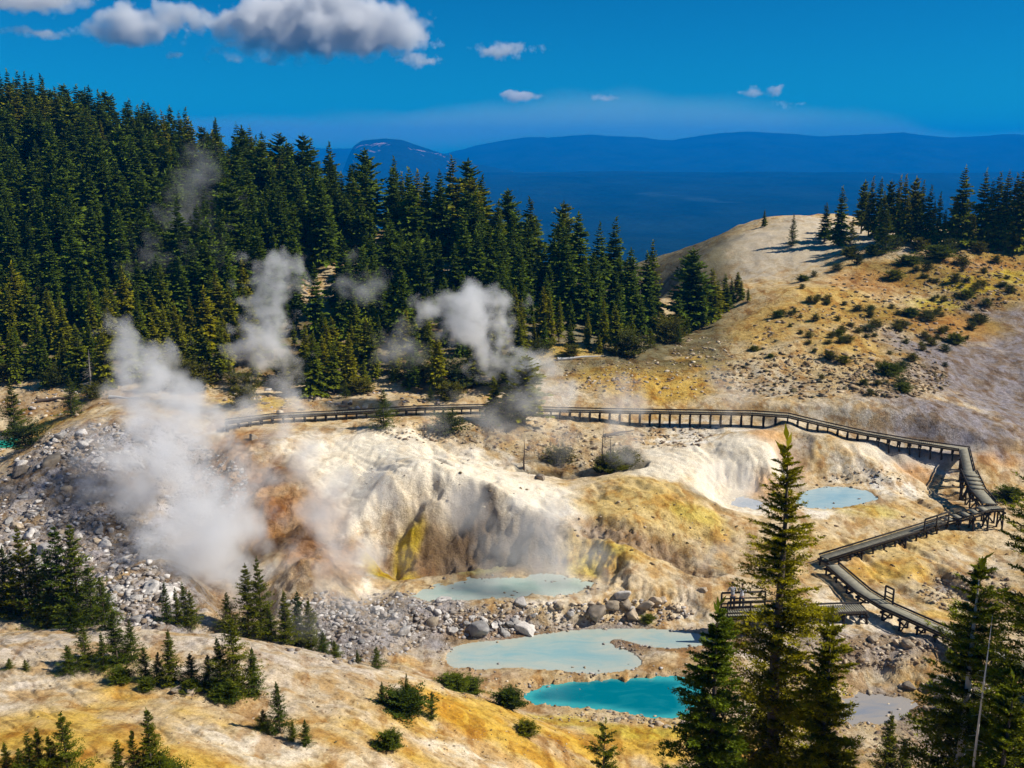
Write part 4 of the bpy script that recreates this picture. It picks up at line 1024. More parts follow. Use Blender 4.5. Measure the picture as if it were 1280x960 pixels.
# shrubs over the right hill
sh = [(1065, 322, 1.7), (1048, 338, 1.2), (1075, 330, 1.6), (1090, 318, 1.8), (1118, 312, 2), (1150, 312, 2.2), (1172, 322, 2.2), (1185, 314, 2), (1225, 318, 2), (1135, 330, 1.6), (1160, 338, 1.6), (1195, 352, 1.6), (1115, 348, 1.5), (1205, 332, 1.6), (1245, 330, 1.4),
      (1005, 350, 1.0), (1020, 344, 1.0), (1000, 362, .8), (972, 398, 1.0), (978, 394, .8), (1105, 466, 1.6), (1115, 470, 1.5), (1125, 462, 1.0), (1140, 450, 1.1), (1055, 452, .9), (1070, 390, .9), (1085, 395, 1), (1140, 398, 1.3), (1160, 400, 1.2), (1178, 418, 1.0),
      (1195, 430, 1.4), (1180, 440, 1.0), (1215, 412, 1.2), (1205, 372, 1.2), (1235, 385, 1.2), (1265, 365, 1.3), (945, 440, .6), (1030, 475, .6), (990, 410, .5), (965, 445, .5), (1072, 415, .8), (1098, 410, .9), (1047, 420, .7), (1010, 430, .5), (1080, 482, .8), (1128, 488, 1.0), (1090, 492, .7)]
for i, (u, v, hgt) in enumerate(sh):
    b = G.hit(u + g.uniform(-3, 3), v + g.uniform(-2, 2), 90)
    if b: tree_thing('shrub', ('shrub' if i % 3 else 'mat', i % 3), (b[0], b[1], b[2] - .05), hgt * .75, 'low dark shrub casting a long shadow on the ochre right hillside', 'shrub', 'shrubs on the right hillside', wide=g.uniform(.9, 1.4))

for _ in range(90):
    a_ = g.uniform(0, 6.28); q_ = math.sqrt(g.random())
    c_ = [(1100, 445, 90, 42), (1170, 405, 70, 35), (1060, 400, 80, 30), (1210, 350, 70, 30)][int(g.integers(4))]
    b = G.hit(c_[0] + c_[2] * q_ * math.cos(a_), c_[1] + c_[3] * q_ * math.sin(a_), 90)
    if b: tree_thing('shrub', ('shrub', int(g.integers(4))), (b[0], b[1], b[2] - .04), g.uniform(.35, .8), 'tiny dark shrub among the stones of the right hillside', 'shrub', 'tiny shrubs on the right hillside', wide=g.uniform(.9, 1.5))
# ---- mid basin plants
plant_px('fir', ('young', 4), 480, 487, 534, 'pale misty conical fir at the white mound behind the boardwalk edge', wide=1.5)
plant_px('fir', ('old', 1), 655, 446, 530, 'dark fir wrapped in steam in the middle of the basin', wide=1.4)
plant_px('fir', ('forest', 2), 618, 470, 528, 'shorter fir just left of the dark fir in the steam', wide=1.3)
plant_px('fir', ('young', 5), 632, 478, 530, 'small fir between two larger firs in the mid basin steam', wide=1.5)
plant_px('shrub', ('shrub', 1), 700, 562, 577, 'low dark green round mat of shrub beside the small stream', 'shrub', wide=1.6)
plant_px('shrub', ('mat', 1), 764, 570, 592, 'dark tangled bush beneath the thin steam column', 'bush', wide=.8)
plant_px('shrub', ('shrub', 2), 786, 563, 583, 'dark rounded bush on the bank right of the tangled bush', 'bush', wide=1.0)
plant_px('shrub', ('shrub', 0), 748, 577, 592, 'scrubby bush left of the tangled bush beneath the steam column', 'bush', wide=.8)
for _u, _vt, _vb, _l in ((752, 535, 590, 'thin dark dead tree left of the thin steam column'), (762, 545, 588, 'short dark dead tree right of the thin dark one'), (655, 548, 585, 'bare dark stems in the mid basin steam')):
    _b = G.hit(_u, _vb); _h = H - ray(_u, _vt)[1] * _b[1] - _b[2]
    _e = link('dead_tree', None, None, _b); tag(_e, _l, 'dead tree'); link('trunk', trunk_mesh('trunk', _h, .08, bark, .02, 7 + _u, 60, 1.1), _e)
plant_px('shrub', ('shrub', 3), 560, 520, 540, 'misty bush right of the white mound by the boardwalk', 'bush', wide=1.5)
plant_px('fir', ('young', 2), 90, 470, 520, 'fir with pale lower branches standing at the back edge of the scree', wide=1.3)
plant_px('fir', ('young', 6), 20, 478, 545, 'green fir beside the teal pool', wide=1.4)
plant_px('shrub', ('shrub', 1), 32, 535, 560, 'dark bush between the teal pool and the scree', 'bush', wide=1.3)
plant_px('shrub', ('shrub', 0), 305, 488, 508, 'olive shrub on the ochre ground left of the far boardwalk', 'bush', wide=1.3)

#==SPLIT== ------------------------------------------------------------ foreground firs
print("T", round(time.perf_counter() - T00, 1), '----------- foreground firs')
FG = [ # u, top, base, kind, wide, label
 (2, 722, 768, 2, 1.4, 'short fir cut by the left edge beside the dense fir clump'), (12, 684, 768, 0, 1.2, 'outermost left fir of the dense clump in front of the scree'),
 (22, 690, 770, 6, 1.0, 'thin fir tucked behind the outermost left fir of the clump'), (36, 660, 772, 1, 1.1, 'tall fir in the left half of the dense clump'),
 (52, 678, 772, 3, 1.1, 'middle height fir in the centre of the dense clump'), (66, 690, 776, 6, 1.2, 'narrow fir between the centre fir and the two tallest of the clump'),
 (80, 656, 780, 2, 1.1, 'tallest broad fir of the dense clump'), (100, 655, 780, 1, 1.15, 'slender tall fir right beside the tallest one of the clump'),
 (116, 705, 782, 4, 1.2, 'bushy fir on the right flank of the dense clump'), (132, 722, 786, 5, 1.2, 'last low fir at the right end of the dense clump'),
 (60, 740, 785, 4, 1.4, 'yellow green low fir at the front foot of the dense clump'), (90, 745, 788, 5, 1.5, 'dark low fir at the front foot of the dense clump'),
 (209, 728, 778, 0, 1.0, 'first slim fir of the four on the ridge edge'), (222, 735, 780, 6, 1.0, 'second slim fir of the four on the ridge edge'),
 (232, 728, 782, 3, 1.0, 'third slim fir of the four on the ridge edge'), (240, 738, 785, 4, 1.2, 'fourth and brightest fir of the four on the ridge edge'),
 (286, 740, 792, 4, 1.2, 'bushy fir leaning against the left of the ragged pair on the ridge'), (311, 705, 796, 2, 1.1, 'left fir of the tall ragged pair on the ridge'),
 (328, 698, 798, 1, .95, 'right and tallest fir of the ragged pair on the ridge'), (338, 758, 802, 5, 1.3, 'low fir at the right foot of the ragged pair'),
 (358, 739, 806, 0, 1.1, 'pointed fir on the ridge, first after the ragged pair'), (374, 740, 808, 6, 1.15, 'pointed fir on the ridge, middle of the three after the pair'),
 (389, 750, 812, 3, 1.2, 'pointed fir on the ridge, last of the three after the pair'), (404, 788, 816, 4, 1.4, 'small round fir on the descending ridge'),
 (419, 800, 822, 5, 1.6, 'flat bushy fir at the low end of the row on the ridge'), (447, 812, 829, 5, 1.3, 'tiny fir on the ridge beside the grey rubble'), (471, 808, 835, 2, 1.4, 'small round fir on the ridge in front of the grey rubble'),
 (108, 778, 836, 2, 1.2, 'fir at the left end of the middle row on the slope'), (87, 806, 842, 4, 1.6, 'round dark fir with a shadow on the left of the middle row'), (130, 790, 838, 1, 1.1, 'slim fir behind the left end of the middle row'),
 (147, 763, 832, 3, 1.3, 'leaning tallest fir of the left middle row'), (165, 775, 828, 5, 1.3, 'fir just right of the tallest in the left middle row'), (183, 808, 850, 2, 1.3, 'small dark fir at the middle of the row'),
 (200, 814, 853, 5, 1.3, 'bushy fir at the middle of the row'), (215, 788, 856, 0, 1.2, 'narrow pointed fir at the middle of the row'), (240, 816, 857, 4, 1.5, 'wide dark fir behind the slanted boulder'),
 (262, 818, 860, 2, 1.4, 'dark fir left of the big fir in the right of the row'), (277, 797, 866, 1, 1.2, 'fir leaning on the big fir of the right row'), (294, 768, 868, 4, 1.15, 'biggest fir of the right middle row'),
 (318, 810, 870, 0, 1.3, 'pointed fir at the right end of the middle row'), (12, 822, 836, 5, 2.0, 'low dark scrub on the slope near the left edge'), (32, 824, 838, 2, 1.8, 'second low scrub patch on the slope near the left edge'),
 (350, 853, 916, 2, 1.1, 'lone fir standing on the ochre slope'), (330, 886, 914, 4, 1.7, 'low wide fir left of the lone fir on the ochre slope'), (383, 899, 932, 3, 1.3, 'tiny fir down slope from the lone fir'), (366, 900, 925, 5, 1.3, 'small bush fir between the lone fir and the tiny one'),
 (12, 928, 985, 0, 1.2, 'thin fir tip at the bottom left corner'), (42, 915, 988, 6, 1.1, 'thin fir top left of the big fir at the bottom left'), (53, 910, 988, 3, 1.0, 'second thin fir top close to the big bottom left fir'),
 (87, 890, 990, 4, 1.15, 'big pyramid fir at the bottom left edge'), (70, 920, 990, 5, 1.3, 'small fir pressed against the big bottom left fir'), (28, 935, 990, 2, 1.5, 'bushy fir low in the bottom left corner'),
 (152, 924, 990, 6, 1.2, 'crooked thin fir top left of the slim bottom fir'), (172, 912, 992, 3, .9, 'gnarled middle stem beside the slim bottom fir'), (193, 886, 994, 0, 1.1, 'slim dark fir rising from the bottom edge'), (205, 940, 994, 5, 1.7, 'spreading fir base right of the slim bottom fir'),
 (1106, 892, 985, 0, 1.1, 'slim dark young fir between the tall fir and the pale snag'), (1125, 924, 990, 6, 1.2, 'small dark fir right of the slim young fir'),
]
for i, (u, vt, vb, kd, w, lab) in enumerate(FG):
    plant_px('fir', ('young', kd), u, vt, vb, lab, 'fir tree', wide=w)
MATS = [(505, 868, 892, 0, 1.1, 'flat dark foot of the sprawling fir mat on the ochre slope'), (150, 838, 852, 2, .9, 'low dark mat joining the left middle row of firs'), (185, 850, 862, 0, .8, 'low mat in front of the small dark middle row fir'), (285, 858, 876, 2, .8, 'low dark mat at the foot of the big fir of the right row'), (240, 852, 866, 1, .8, 'low mat behind the slanted boulder'), (200, 958, 985, 0, 1.0, 'low mat at the bottom edge around the slim dark fir'), (509, 842, 888, 9, .8, 'sprawling low fir mat on the ochre slope, its tallest clump'), (478, 852, 880, 9, 1.2, 'left end of the sprawling fir mat on the ochre slope'), (540, 864, 898, 9, 1.1, 'right end of the sprawling fir mat on the ochre slope'),
        (523, 864, 893, 9, 1.1, 'low middle of the sprawling fir mat on the ochre slope'), (566, 848, 862, 1, 1.4, 'dark low mat on the ridge above the brown bank'), (588, 852, 866, 0, 1.2, 'flat dark mat on the brown bank near the pools'), (636, 866, 885, 1, 1.0, 'round dark shrub left of the turquoise pool'), (657, 905, 917, 2, 1.0, 'small grey green mat on the slope below the turquoise pool'),
        (487, 918, 935, 1, .9, 'small brownish bush on the ochre slope'), (810, 770, 778, 0, 1, 'small dark tuft beside the large boulders'), (1262, 612, 626, 0, 1.2, 'dark low bush near the right edge of the basin')]
for i, (u, vt, vb, kd, w, lab) in enumerate(MATS):
    plant_px('shrub', ('mat', kd) if kd < 9 else ('young', i % 7), u, vt, vb, lab, 'shrub', wide=w)
plant_px('fir', ('sprig', 0), 752, 900, 1010, 'sparse drooping hemlock tip at the bottom centre', 'hemlock', wide=.9, rz=.4)

# ---- hero firs, close to the viewpoint
def hero(key, u, vtop, D, r, seed, label, lean=0.0, z0f=.12, trunkm=bark, nwh=46, nb=7, st=9, sub=5, leaf=.115, power=.8, droop=.32, gaps=.08, ragged=.5, rise=.1, branches=24, wid=.22, twig=.34):
    top = at_d(u, vtop, D); gz = G.z(top[0], D); h = top[2] - gz
    make_kind(key, fol_hero, trunkm, h, r, h * z0f, .017 * h, seed=seed, nwh=nwh, nb=nb, st=st, sub=sub, leaf=leaf, power=power, droop=droop, rise=rise, lean=lean, ragged=ragged, wid=wid, gaps=gaps, twig=twig, branches=branches, blen=r * .9)
    e = link('fir', None, None, (top[0] - lean * h, D, gz), 0, 1); tag(e, label, 'fir tree')
    link('crown', KIND[key][0], e); link('trunk', KIND[key][1], e)
    return e
hero(('h', 1), 984, 552, 26, 1.95, 301, 'tallest foreground fir, a ragged dark spire in front of the boardwalks', lean=-.012, nwh=58, nb=8, power=.8, ragged=.95, gaps=.09, leaf=.135, twig=.36)
hero(('h', 2), 1040, 770, 25, 1.2, 302, 'brighter green fir crowding the right side of the tallest foreground fir', nwh=42, nb=8, power=.62, ragged=.6, gaps=.06, leaf=.135, twig=.36)
hero(('h', 3), 899, 757, 24, 1.4, 303, 'broad foreground fir whose tip overlaps the small viewing platform', lean=.01, nwh=44, nb=8, power=.72, droop=.42, gaps=.06, ragged=.7, leaf=.135, twig=.36)
hero(('h', 4), 1228, 700, 24, 1.5, 304, 'foreground fir near the right edge with a pale trunk showing', nwh=44, nb=8, power=.55, gaps=.10, trunkm=bark_pale, leaf=.14, twig=.38)
hero(('h', 5), 1330, 560, 23, 1.75, 305, 'fir mostly outside the right edge reaching its branches into view', nwh=40, nb=8, power=.45, gaps=.08, leaf=.14, twig=.38)
hero(('h', 6), 1268, 850, 22, 1.1, 306, 'low dense fir filling the bottom right corner', nwh=30, nb=8, power=.5, gaps=.05)
# bleached snag
top = at_d(1240, 770, 22.4); gz = G.z(top[0], 22.4); hs_ = top[2] - gz
e = link('dead_tree', None, None, (top[0], 22.4, gz)); tag(e, 'bleached bare snag with stub branches in front of the right foreground fir', 'dead tree')
link('trunk', trunk_mesh('trunk', hs_, .07, bark_pale, 0, 5, 70, .75), e)

#==SPLIT== ------------------------------------------------------------ rocks
print("T", round(time.perf_counter() - T00, 1), '----------- rocks')
rock_pale = simple_material('pale_rock', (.26, .25, .25), (.56, .54, .53), 2.2, .9, .6, .1, rand=.42)
rock_tan = simple_material('tan_rock', (.24, .19, .14), (.50, .42, .32), 2.2, .95, .5, .08, rand=.3)
rock_dark = simple_material('dark_rock', (.10, .085, .07), (.26, .22, .18), 2.2, .95, .5, .08, rand=.3)
def rock_shape(seed, base=ICO2, ang=.34):
    g = np.random.default_rng(seed); V = base[0].copy()
    for k in range(16):      # flat broken faces
        n = g.normal(0, 1, 3); n /= np.linalg.norm(n); d = g.uniform(.36, .76)
        s = V @ n; V = V - np.outer(np.clip(s - d, 0, None), n)
    V += (g.normal(0, 1, V.shape)) * .03
    return V * np.array([g.uniform(.8, 1.6), g.uniform(.6, 1.1), g.uniform(.45, .9)])
RV = [rock_shape(400 + i, ICO3 if i < 8 else ICO2) for i in range(12)]
ROCK = {}
for mk, mt in (('pale', rock_pale), ('tan', rock_tan), ('dark', rock_dark)):
    ROCK[mk] = [mesh_np('boulder', RV[i], (ICO3 if i < 8 else ICO2)[1], mt, False) for i in range(12)]
def boulder(u, v, size, mk, label, group=None, i=None, dmin=20, squash=1.0, rz=None):
    b = G.hit(u, v, dmin)
    if b is None: return None
    i = random.randrange(12) if i is None else i
    o = link('boulder', ROCK[mk][i], None, (b[0], b[1], b[2] + size * .08 * squash), random.uniform(0, 6.28) if rz is None else rz, (size, size, size * squash))
    o.rotation_euler[0] = random.uniform(-.3, .3); o.rotation_euler[1] = random.uniform(-.3, .3)
    return tag(o, label, 'boulder', group)
# named boulders
NB = [(652, 755, .62, 'pale', 'bright white boulder on the bank just below the upper milky pool'), (598, 790, .95, 'pale', 'large grey white boulder at the left shore of the milky blue pool'), (618, 783, .5, 'pale', 'white boulder right beside the large grey white shore boulder'),
      (655, 785, 1.0, 'pale', 'wide flat white boulder in the middle of the bank between pools'), (645, 773, .42, 'pale', 'small white boulder above the wide flat one on the bank'), (700, 757, .5, 'tan', 'tan white boulder right of the bright boulder on the bank'),
      (765, 757, 1.1, 'tan', 'big grey olive boulder on top of the rock pile right of the bank'), (778, 745, .75, 'pale', 'pale pointed boulder on the top of the rock pile'), (805, 760, .8, 'tan', 'shaded boulder at the right of the rock pile'), (745, 770, 1.0, 'dark', 'dark mounded boulder at the front of the rock pile'), (790, 772, 1.0, 'tan', 'broad tan boulder at the water edge of the rock pile'),
      (670, 733, .33, 'pale', 'round pale stone rising from the upper milky pool'), (238, 868, .55, 'tan', 'slanted pale slab boulder in the middle row of young firs'), (222, 864, .35, 'tan', 'brown stone beside the slanted slab boulder'), (168, 788, .5, 'tan', 'orange capped stone behind the left row of young firs'),
      (62, 577, 1.1, 'tan', 'large pointed tan boulder standing out of the scree'), (25, 592, .9, 'dark', 'dark block boulder in the scree near the left edge'), (58, 690, .9, 'pale', 'large white oval boulder in the scree behind the fir clump'), (10, 655, .85, 'pale', 'large white boulder in the scree at the left edge'),
      (40, 645, .8, 'pale', 'white boulder in the scree right of the left edge one'), (675, 598, .8, 'dark', 'dark cone shaped rock at the rim of the white mound'), (190, 738, .8, 'pale', 'big white boulder low in the scree above the four slim firs'), (170, 748, .8, 'pale', 'bluish white boulder at the bottom of the scree'), (155, 700, .6, 'pale', 'white boulder half way down the right scree edge'),
      (1137, 860, .55, 'dark', 'dark triangular rock below the ochre bank, right of the lilac pond'), (1090, 802, .5, 'tan', 'brown rock on the flat behind the right fir'), (1120, 804, .45, 'tan', 'second brown rock on the flat behind the right fir'), (318, 548, .8, 'tan', 'tan boulder beneath the far left end of the boardwalk'),
      (880, 738, .5, 'tan', 'brown rock left of the small viewing platform'), (241, 562, .4, 'pale', 'single rounded pale stone above the left steam')]
for i, (u, v, s, mk, lab) in enumerate(NB):
    boulder(u, v, s, mk, lab, i=i % 8)
ZR = [ # polygon of ellipses (u,v,ru,rv), count, size range, palette, label, group
 ([(60, 620, 95, 75), (150, 560, 90, 28), (120, 690, 80, 50), (180, 750, 45, 28), (30, 690, 60, 40)], 130, (.32, .75), 'pale', 'grey white boulder lying in the scree field left of the steam', 'boulders of the left scree'),
 ([(440, 790, 80, 32), (510, 765, 60, 20)], 40, (.25, .55), 'pale', 'pale stone in the misty rubble between ridge and pools', 'stones of the misty rubble'),
 ([(660, 770, 80, 16), (600, 785, 40, 12)], 26, (.2, .5), 'pale', 'white stone on the bank between the two milky pools', 'stones on the bank'),
 ([(790, 762, 70, 14)], 18, (.25, .55), 'tan', 'tan stone of the rock pile right of the bank', 'stones of the rock pile'),
 ([(760, 897, 75, 6), (830, 905, 30, 4)], 24, (.14, .30), 'tan', 'small tan stone lining the near shore of the turquoise pool', 'shore stones'),
 ([(1160, 915, 80, 32), (1090, 812, 60, 14), (1200, 870, 40, 25)], 40, (.2, .55), 'tan', 'brown stone in the rubble at the lower right', 'stones of the lower right rubble'),
]
g = np.random.default_rng(21)
for els, n, (s0, s1), mk, lab, grp in ZR:
    for _ in range(n):
        e = els[int(g.integers(len(els)))]; r = math.sqrt(g.random()); a = g.uniform(0, 6.28)
        u = e[0] + e[2] * r * math.cos(a); v = e[1] + e[3] * r * math.sin(a)
        sz = s0 * .85 + (s1 * 1.15 - s0 * .85) * g.random() ** 2.6
        m_ = mk if g.random() < .8 else random.choice(['tan', 'pale'])
        if u > -30: boulder(u, v, sz, m_, lab, grp, dmin=40)
# loose rubble, uncountable
def rubble(name, zones, label, seed):
    g = np.random.default_rng(seed); Vs, Fs, Ts, o = [], [], [], 0
    base = [rock_shape(600 + i, ICO1) for i in range(8)]
    for els, n, (s0, s1), cols in zones:
        for _ in range(n):
            e = els[int(g.integers(len(els)))]; r = math.sqrt(g.random()); a = g.uniform(0, 6.28)
            u = e[0] + e[2] * r * math.cos(a); v = e[1] + e[3] * r * math.sin(a)
            b = G.hit(u, v, e[4] if len(e) > 4 else 30)
            if b is None: continue
            s = s0 + (s1 - s0) * g.random() ** 2.2; V = base[int(g.integers(8))] * s
            an = g.uniform(0, 6.28); Rm = np.array([[math.cos(an), -math.sin(an), 0], [math.sin(an), math.cos(an), 0], [0, 0, 1]])
            V = V @ Rm.T + np.array([b[0], b[1], b[2] + s * .08]); c = np.array(cols[int(g.integers(len(cols)))]) * g.uniform(.7, 1.25)
            Vs.append(V); Fs.append(ICO1[1] + o); o += len(V); Ts.append(np.tile(c, (len(V), 1)))
    tag(link(name, mesh_np(name, np.concatenate(Vs), np.concatenate(Fs), rubmat, False, np.clip(np.concatenate(Ts), 0, .8))), label, 'rubble', kind='stuff')
rubmat = attr_rock_material('rubble_stone')
def shore_stones():
    g = np.random.default_rng(77); base = [rock_shape(650 + i, ICO1) for i in range(8)]; Vs, Fs, Ts, o = [], [], [], 0
    for k, n in (('milky', 900), ('turquoise', 520), ('upper', 420), ('blue', 200), ('pond', 260)):
        zp, W = POOLD[k]; m = len(W)
        for _ in range(n):
            i = int(g.integers(m)); q = g.random(); p = W[i] * (1 - q) + W[(i + 1) % m] * q
            if fbm(np.array([p[0]]), np.array([p[1]]), 2.5, 2, seed=99)[0] < g.uniform(-.35, .2): continue
            p = p + g.normal(0, .38, 2); z = G.z(p[0], p[1]); s_ = .03 + .17 * g.random() ** 3
            if z < zp - .06: 
                if g.random() < .75: continue
                z = zp - .03
            V = base[int(g.integers(8))] * s_; c = np.array((P_ + T_)[int(g.integers(len(P_ + T_)))]) * g.uniform(.5, 1.15)
            Vs.append(V + np.array([p[0], p[1], z + s_ * .1])); Fs.append(ICO1[1] + o); o += len(V); Ts.append(np.tile(c, (len(V), 1)))
    tag(link('shore_rubble', mesh_np('shore_rubble', np.concatenate(Vs), np.concatenate(Fs), rubmat, False, np.clip(np.concatenate(Ts), 0, .8))), 'small mixed stones and grit strewn along the pool shores', 'rubble', kind='stuff')
P_ = [(.44, .42, .41), (.56, .54, .53), (.33, .30, .28), (.22, .19, .17), (.30, .24, .18), (.38, .35, .34)]; T_ = [(.44, .35, .24), (.30, .22, .14), (.54, .46, .34), (.20, .15, .11)]; D_ = [(.16, .12, .07), (.22, .15, .08), (.36, .26, .15), (.12, .10, .05)]
shore_stones()
rubble('rubble', [([(60, 620, 110, 85), (150, 560, 100, 32), (120, 690, 95, 60), (180, 750, 60, 34), (30, 690, 70, 60), (250, 610, 60, 50)], 3600, (.08, .36), P_),
                  ([(440, 790, 95, 40), (510, 765, 80, 26), (400, 770, 50, 30)], 1300, (.06, .3), P_),
                  ([(660, 770, 95, 20), (790, 765, 80, 16), (600, 785, 50, 14)], 800, (.05, .26), P_ + T_)], 'loose grey and white rubble covering the scree and the pool banks', 31)
rubble('gravel', [([(1060, 430, 130, 60, 90), (1000, 470, 110, 28, 90), (1130, 380, 110, 50, 90), (1230, 350, 60, 40, 90), (1120, 475, 70, 22, 90)], 3000, (.10, .46), D_ + T_[:2]),
                  ([(830, 475, 70, 26, 80), (760, 470, 60, 20, 80), (880, 440, 40, 20, 80), (650, 545, 80, 24), (720, 560, 60, 24), (560, 540, 80, 14), (840, 545, 50, 16)], 1300, (.08, .34), T_),
                  ([(1150, 905, 110, 50), (1090, 815, 100, 22), (980, 880, 80, 50), (1210, 740, 60, 26)], 1500, (.05, .26), T_),
                  ([(760, 897, 90, 7), (620, 862, 80, 14), (860, 850, 30, 20), (900, 800, 60, 20)], 500, (.04, .14), T_),
                  ([(820, 660, 110, 50), (1100, 640, 150, 60), (600, 590, 150, 50), (1170, 700, 100, 60), (1080, 598, 50, 12)], 420, (.05, .22), D_ + T_),
                  ([(250, 860, 260, 70), (480, 900, 180, 50), (120, 820, 140, 16), (650, 930, 120, 24), (275, 868, 70, 8)], 700, (.02, .09), D_ + T_),
                  ([(400, 362, 26, 20, 90), (340, 500, 60, 16, 80), (480, 500, 80, 14, 80), (60, 505, 70, 18, 80)], 300, (.15, .5), T_ + P_)], 'scattered brown stones and gravel over the slopes and flats', 33)

#==SPLIT== ------------------------------------------------------------ boardwalks
print("T", round(time.perf_counter() - T00, 1), '----------- boardwalks')
wood = simple_material('weathered_planks', (.20, .185, .14), (.34, .32, .25), 3, .9, .4, .02, stretch=(1, 1, 1), det=8)
wood_dark = simple_material('dark_timber', (.016, .013, .012), (.05, .042, .036), 3, .9, .4, .02)
def resample(line, step):
    out = []
    for a, b in zip(line[:-1], line[1:]):
        a = V3(a); b = V3(b); n = max(1, int((b - a).length / step))
        for i in range(n): out.append(a.lerp(b, i / n))
    out.append(V3(line[-1])); return out
def side_of(d):
    s = Vector((d.y, -d.x, 0)); s.normalize(); return s

def boardwalk(name, label, line, width=1.75, bent=1.9, plank=.15, curb=True, rails=(), depth=.13, steps=(), cat='boardwalk', extra_clear=0):
    e = link(name, None, None, line[0]); tag(e, label, cat)
    off = -V3(line[0])
    deck = MB(); cb = MB(); st = MB()
    L = [V3(p) + off for p in line]
    # mitred edges per node
    sides = []
    for i in range(len(L)):
        d1 = (L[i] - L[i - 1]).normalized() if i else (L[1] - L[0]).normalized(); d2 = (L[i + 1] - L[i]).normalized() if i < len(L) - 1 else d1
        s = side_of(d1 + d2); c = max(.5, s.dot(side_of(d1))); sides.append(s / c)
    for i in range(len(L) - 1):
        a, b = L[i], L[i + 1]; n = max(1, int((b - a).length / plank))
        stair = i in steps
        if stair: n = max(4, int(abs(b.z - a.z) / .17)) if abs(b.z - a.z) > .5 else 5
        for k in range(n):
            f0, f1 = k / n + .004, (k + 1) / n - (.10 / n)
            def edge(f, sg): return a.lerp(b, f) + sides[i].lerp(sides[i + 1], f) * (width / 2 * sg)
            q = [edge(f0, -1), edge(f0, 1), edge(f1, 1), edge(f1, -1)]
            if stair:
                z = a.z + (b.z - a.z) * ((k + (0 if b.z < a.z else 1)) / n)
                for p in q: p.z = z
            jz = random.uniform(-.006, .006); o = len(deck.v)
            for p in q: deck.v.append((p.x, p.y, p.z + jz))
            for p in q: deck.v.append((p.x, p.y, p.z - (.06 if not stair else .14)))
            for fc in ((0, 1, 2, 3), (7, 6, 5, 4), (0, 4, 5, 1), (1, 5, 6, 2), (2, 6, 7, 3), (3, 7, 4, 0)): deck.f.append(tuple(o + t for t in fc))
        for sg in (-1, 1):
            pa = a + sides[i] * (width / 2 + .05) * sg; pb = b + sides[i + 1] * (width / 2 + .05) * sg
            if curb: cb.beam(pa + Vector((0, 0, .08)), pb + Vector((0, 0, .08)), .08, .10)
            pa2 = a + sides[i] * (width / 2 - .08) * sg; pb2 = b + sides[i + 1] * (width / 2 - .08) * sg
            dz = Vector((0, 0, -.06 - depth / 2 - (.10 if stair else .003)))
            st.beam(pa2 + dz, pb2 + dz, .09, depth)
    link('deck', deck.mesh('deck', wood), e); 
    if curb: link('kerb_board', cb.mesh('kerb_board', wood_dark), e)
    link('stringer', st.mesh('stringer', wood_dark), e)
    pts = resample([tuple(p) for p in L], bent); count = 0
    for i, p in enumerate(pts):
        d = (pts[min(i + 1, len(pts) - 1)] - pts[max(i - 1, 0)]).normalized(); s = side_of(d)
        m = MB(); top = p.z - .06 - depth - .01; feet = []
        for sg in (-1, 1):
            w = p + s * (width / 2 - .1) * sg; wp = w - off; gz = G.z(wp.x, wp.y) + off.z - .15
            if gz > top - .05: gz = top - .3
            m.beam((w.x, w.y, gz), (w.x, w.y, top), .10, .10, up=s); feet.append(Vector((w.x, w.y, gz + .12)))
        ca = p - s * (width / 2 + .1); cb2 = p + s * (width / 2 + .1)
        m.beam((ca.x, ca.y, top - .08), (cb2.x, cb2.y, top - .08), .13, .14)
        if top - feet[0].z > .6:
            a1 = feet[0] - d * .085; b1 = p + s * (width / 2 - .1) - d * .085; m.beam(a1, (b1.x, b1.y, top - .18), .05, .11)
            a2 = feet[1] + d * .085; b2 = p - s * (width / 2 - .1) + d * .085; m.beam(a2, (b2.x, b2.y, top - .18), .05, .11)
        link('trestle_bent', m.mesh('trestle_bent', wood_dark), e); count += 1
    # railings: (segment point a, b, side)
    for (pa, pb, sg, hgt) in rails:
        m = MB(); a = V3(pa) + off; b = V3(pb) + off; d = (b - a).normalized(); s = side_of(d) * sg * (width / 2 + .06)
        n = max(1, round((b - a).length / 1.3))
        for k in range(n + 1):
            p = a.lerp(b, k / n) + s; m.beam(p + Vector((0, 0, -.25)), p + Vector((0, 0, hgt)), .09, .09, up=d)
        for hh, tk in ((hgt, .09), (hgt * .62, .07), (hgt * .3, .07)):
            m.beam(a + s + Vector((0, 0, hh + .02)), b + s + Vector((0, 0, hh + .02)), .06 + (.06 if hh == hgt else 0), tk)
        link('railing', m.mesh('railing', wood_dark), e)
    return e
boardwalk('boardwalk', 'long far trestle boardwalk crossing behind the white mound to the right corner', WALK_A, width=.85, bent=.85, depth=.12)
lA = V3(WALK_A[-1]); s1 = lA.lerp(V3(WALK_B[0]), .0)
boardwalk('boardwalk', 'short boardwalk flight with wide steps going down from the right corner', [tuple(lA + Vector((0, 0, -.01))), tuple(lA.lerp(V3(WALK_B[0]), .15)), WALK_B[0], WALK_B[1]], width=1.15, bent=1.2, steps=(1,))
boardwalk('boardwalk', 'middle boardwalk running down left from the bottom landing, with steps and a short railing', [tuple(V3(WALK_B[1]) + Vector((.5, -.9, -.02))), tuple(V3(WALK_B[1]) + Vector((-.7, -1.1, -.04))), WALK_C[0], WALK_C[1]], width=.85, bent=1.1, steps=(1,),
          rails=[(at_z(1148, 662, 2.03), at_z(1178, 652, 2.05), 1, .95)])
boardwalk('boardwalk', 'near boardwalk descending behind the tall fir towards the right edge', [tuple(V3(WALK_D[0]) + Vector((.2, -1.2, -.01)))] + WALK_D[1:], width=1.0, bent=1.2, rails=[(at_z(1098, 752, 1.9), at_z(1108, 757, 1.9), -1, .95)])
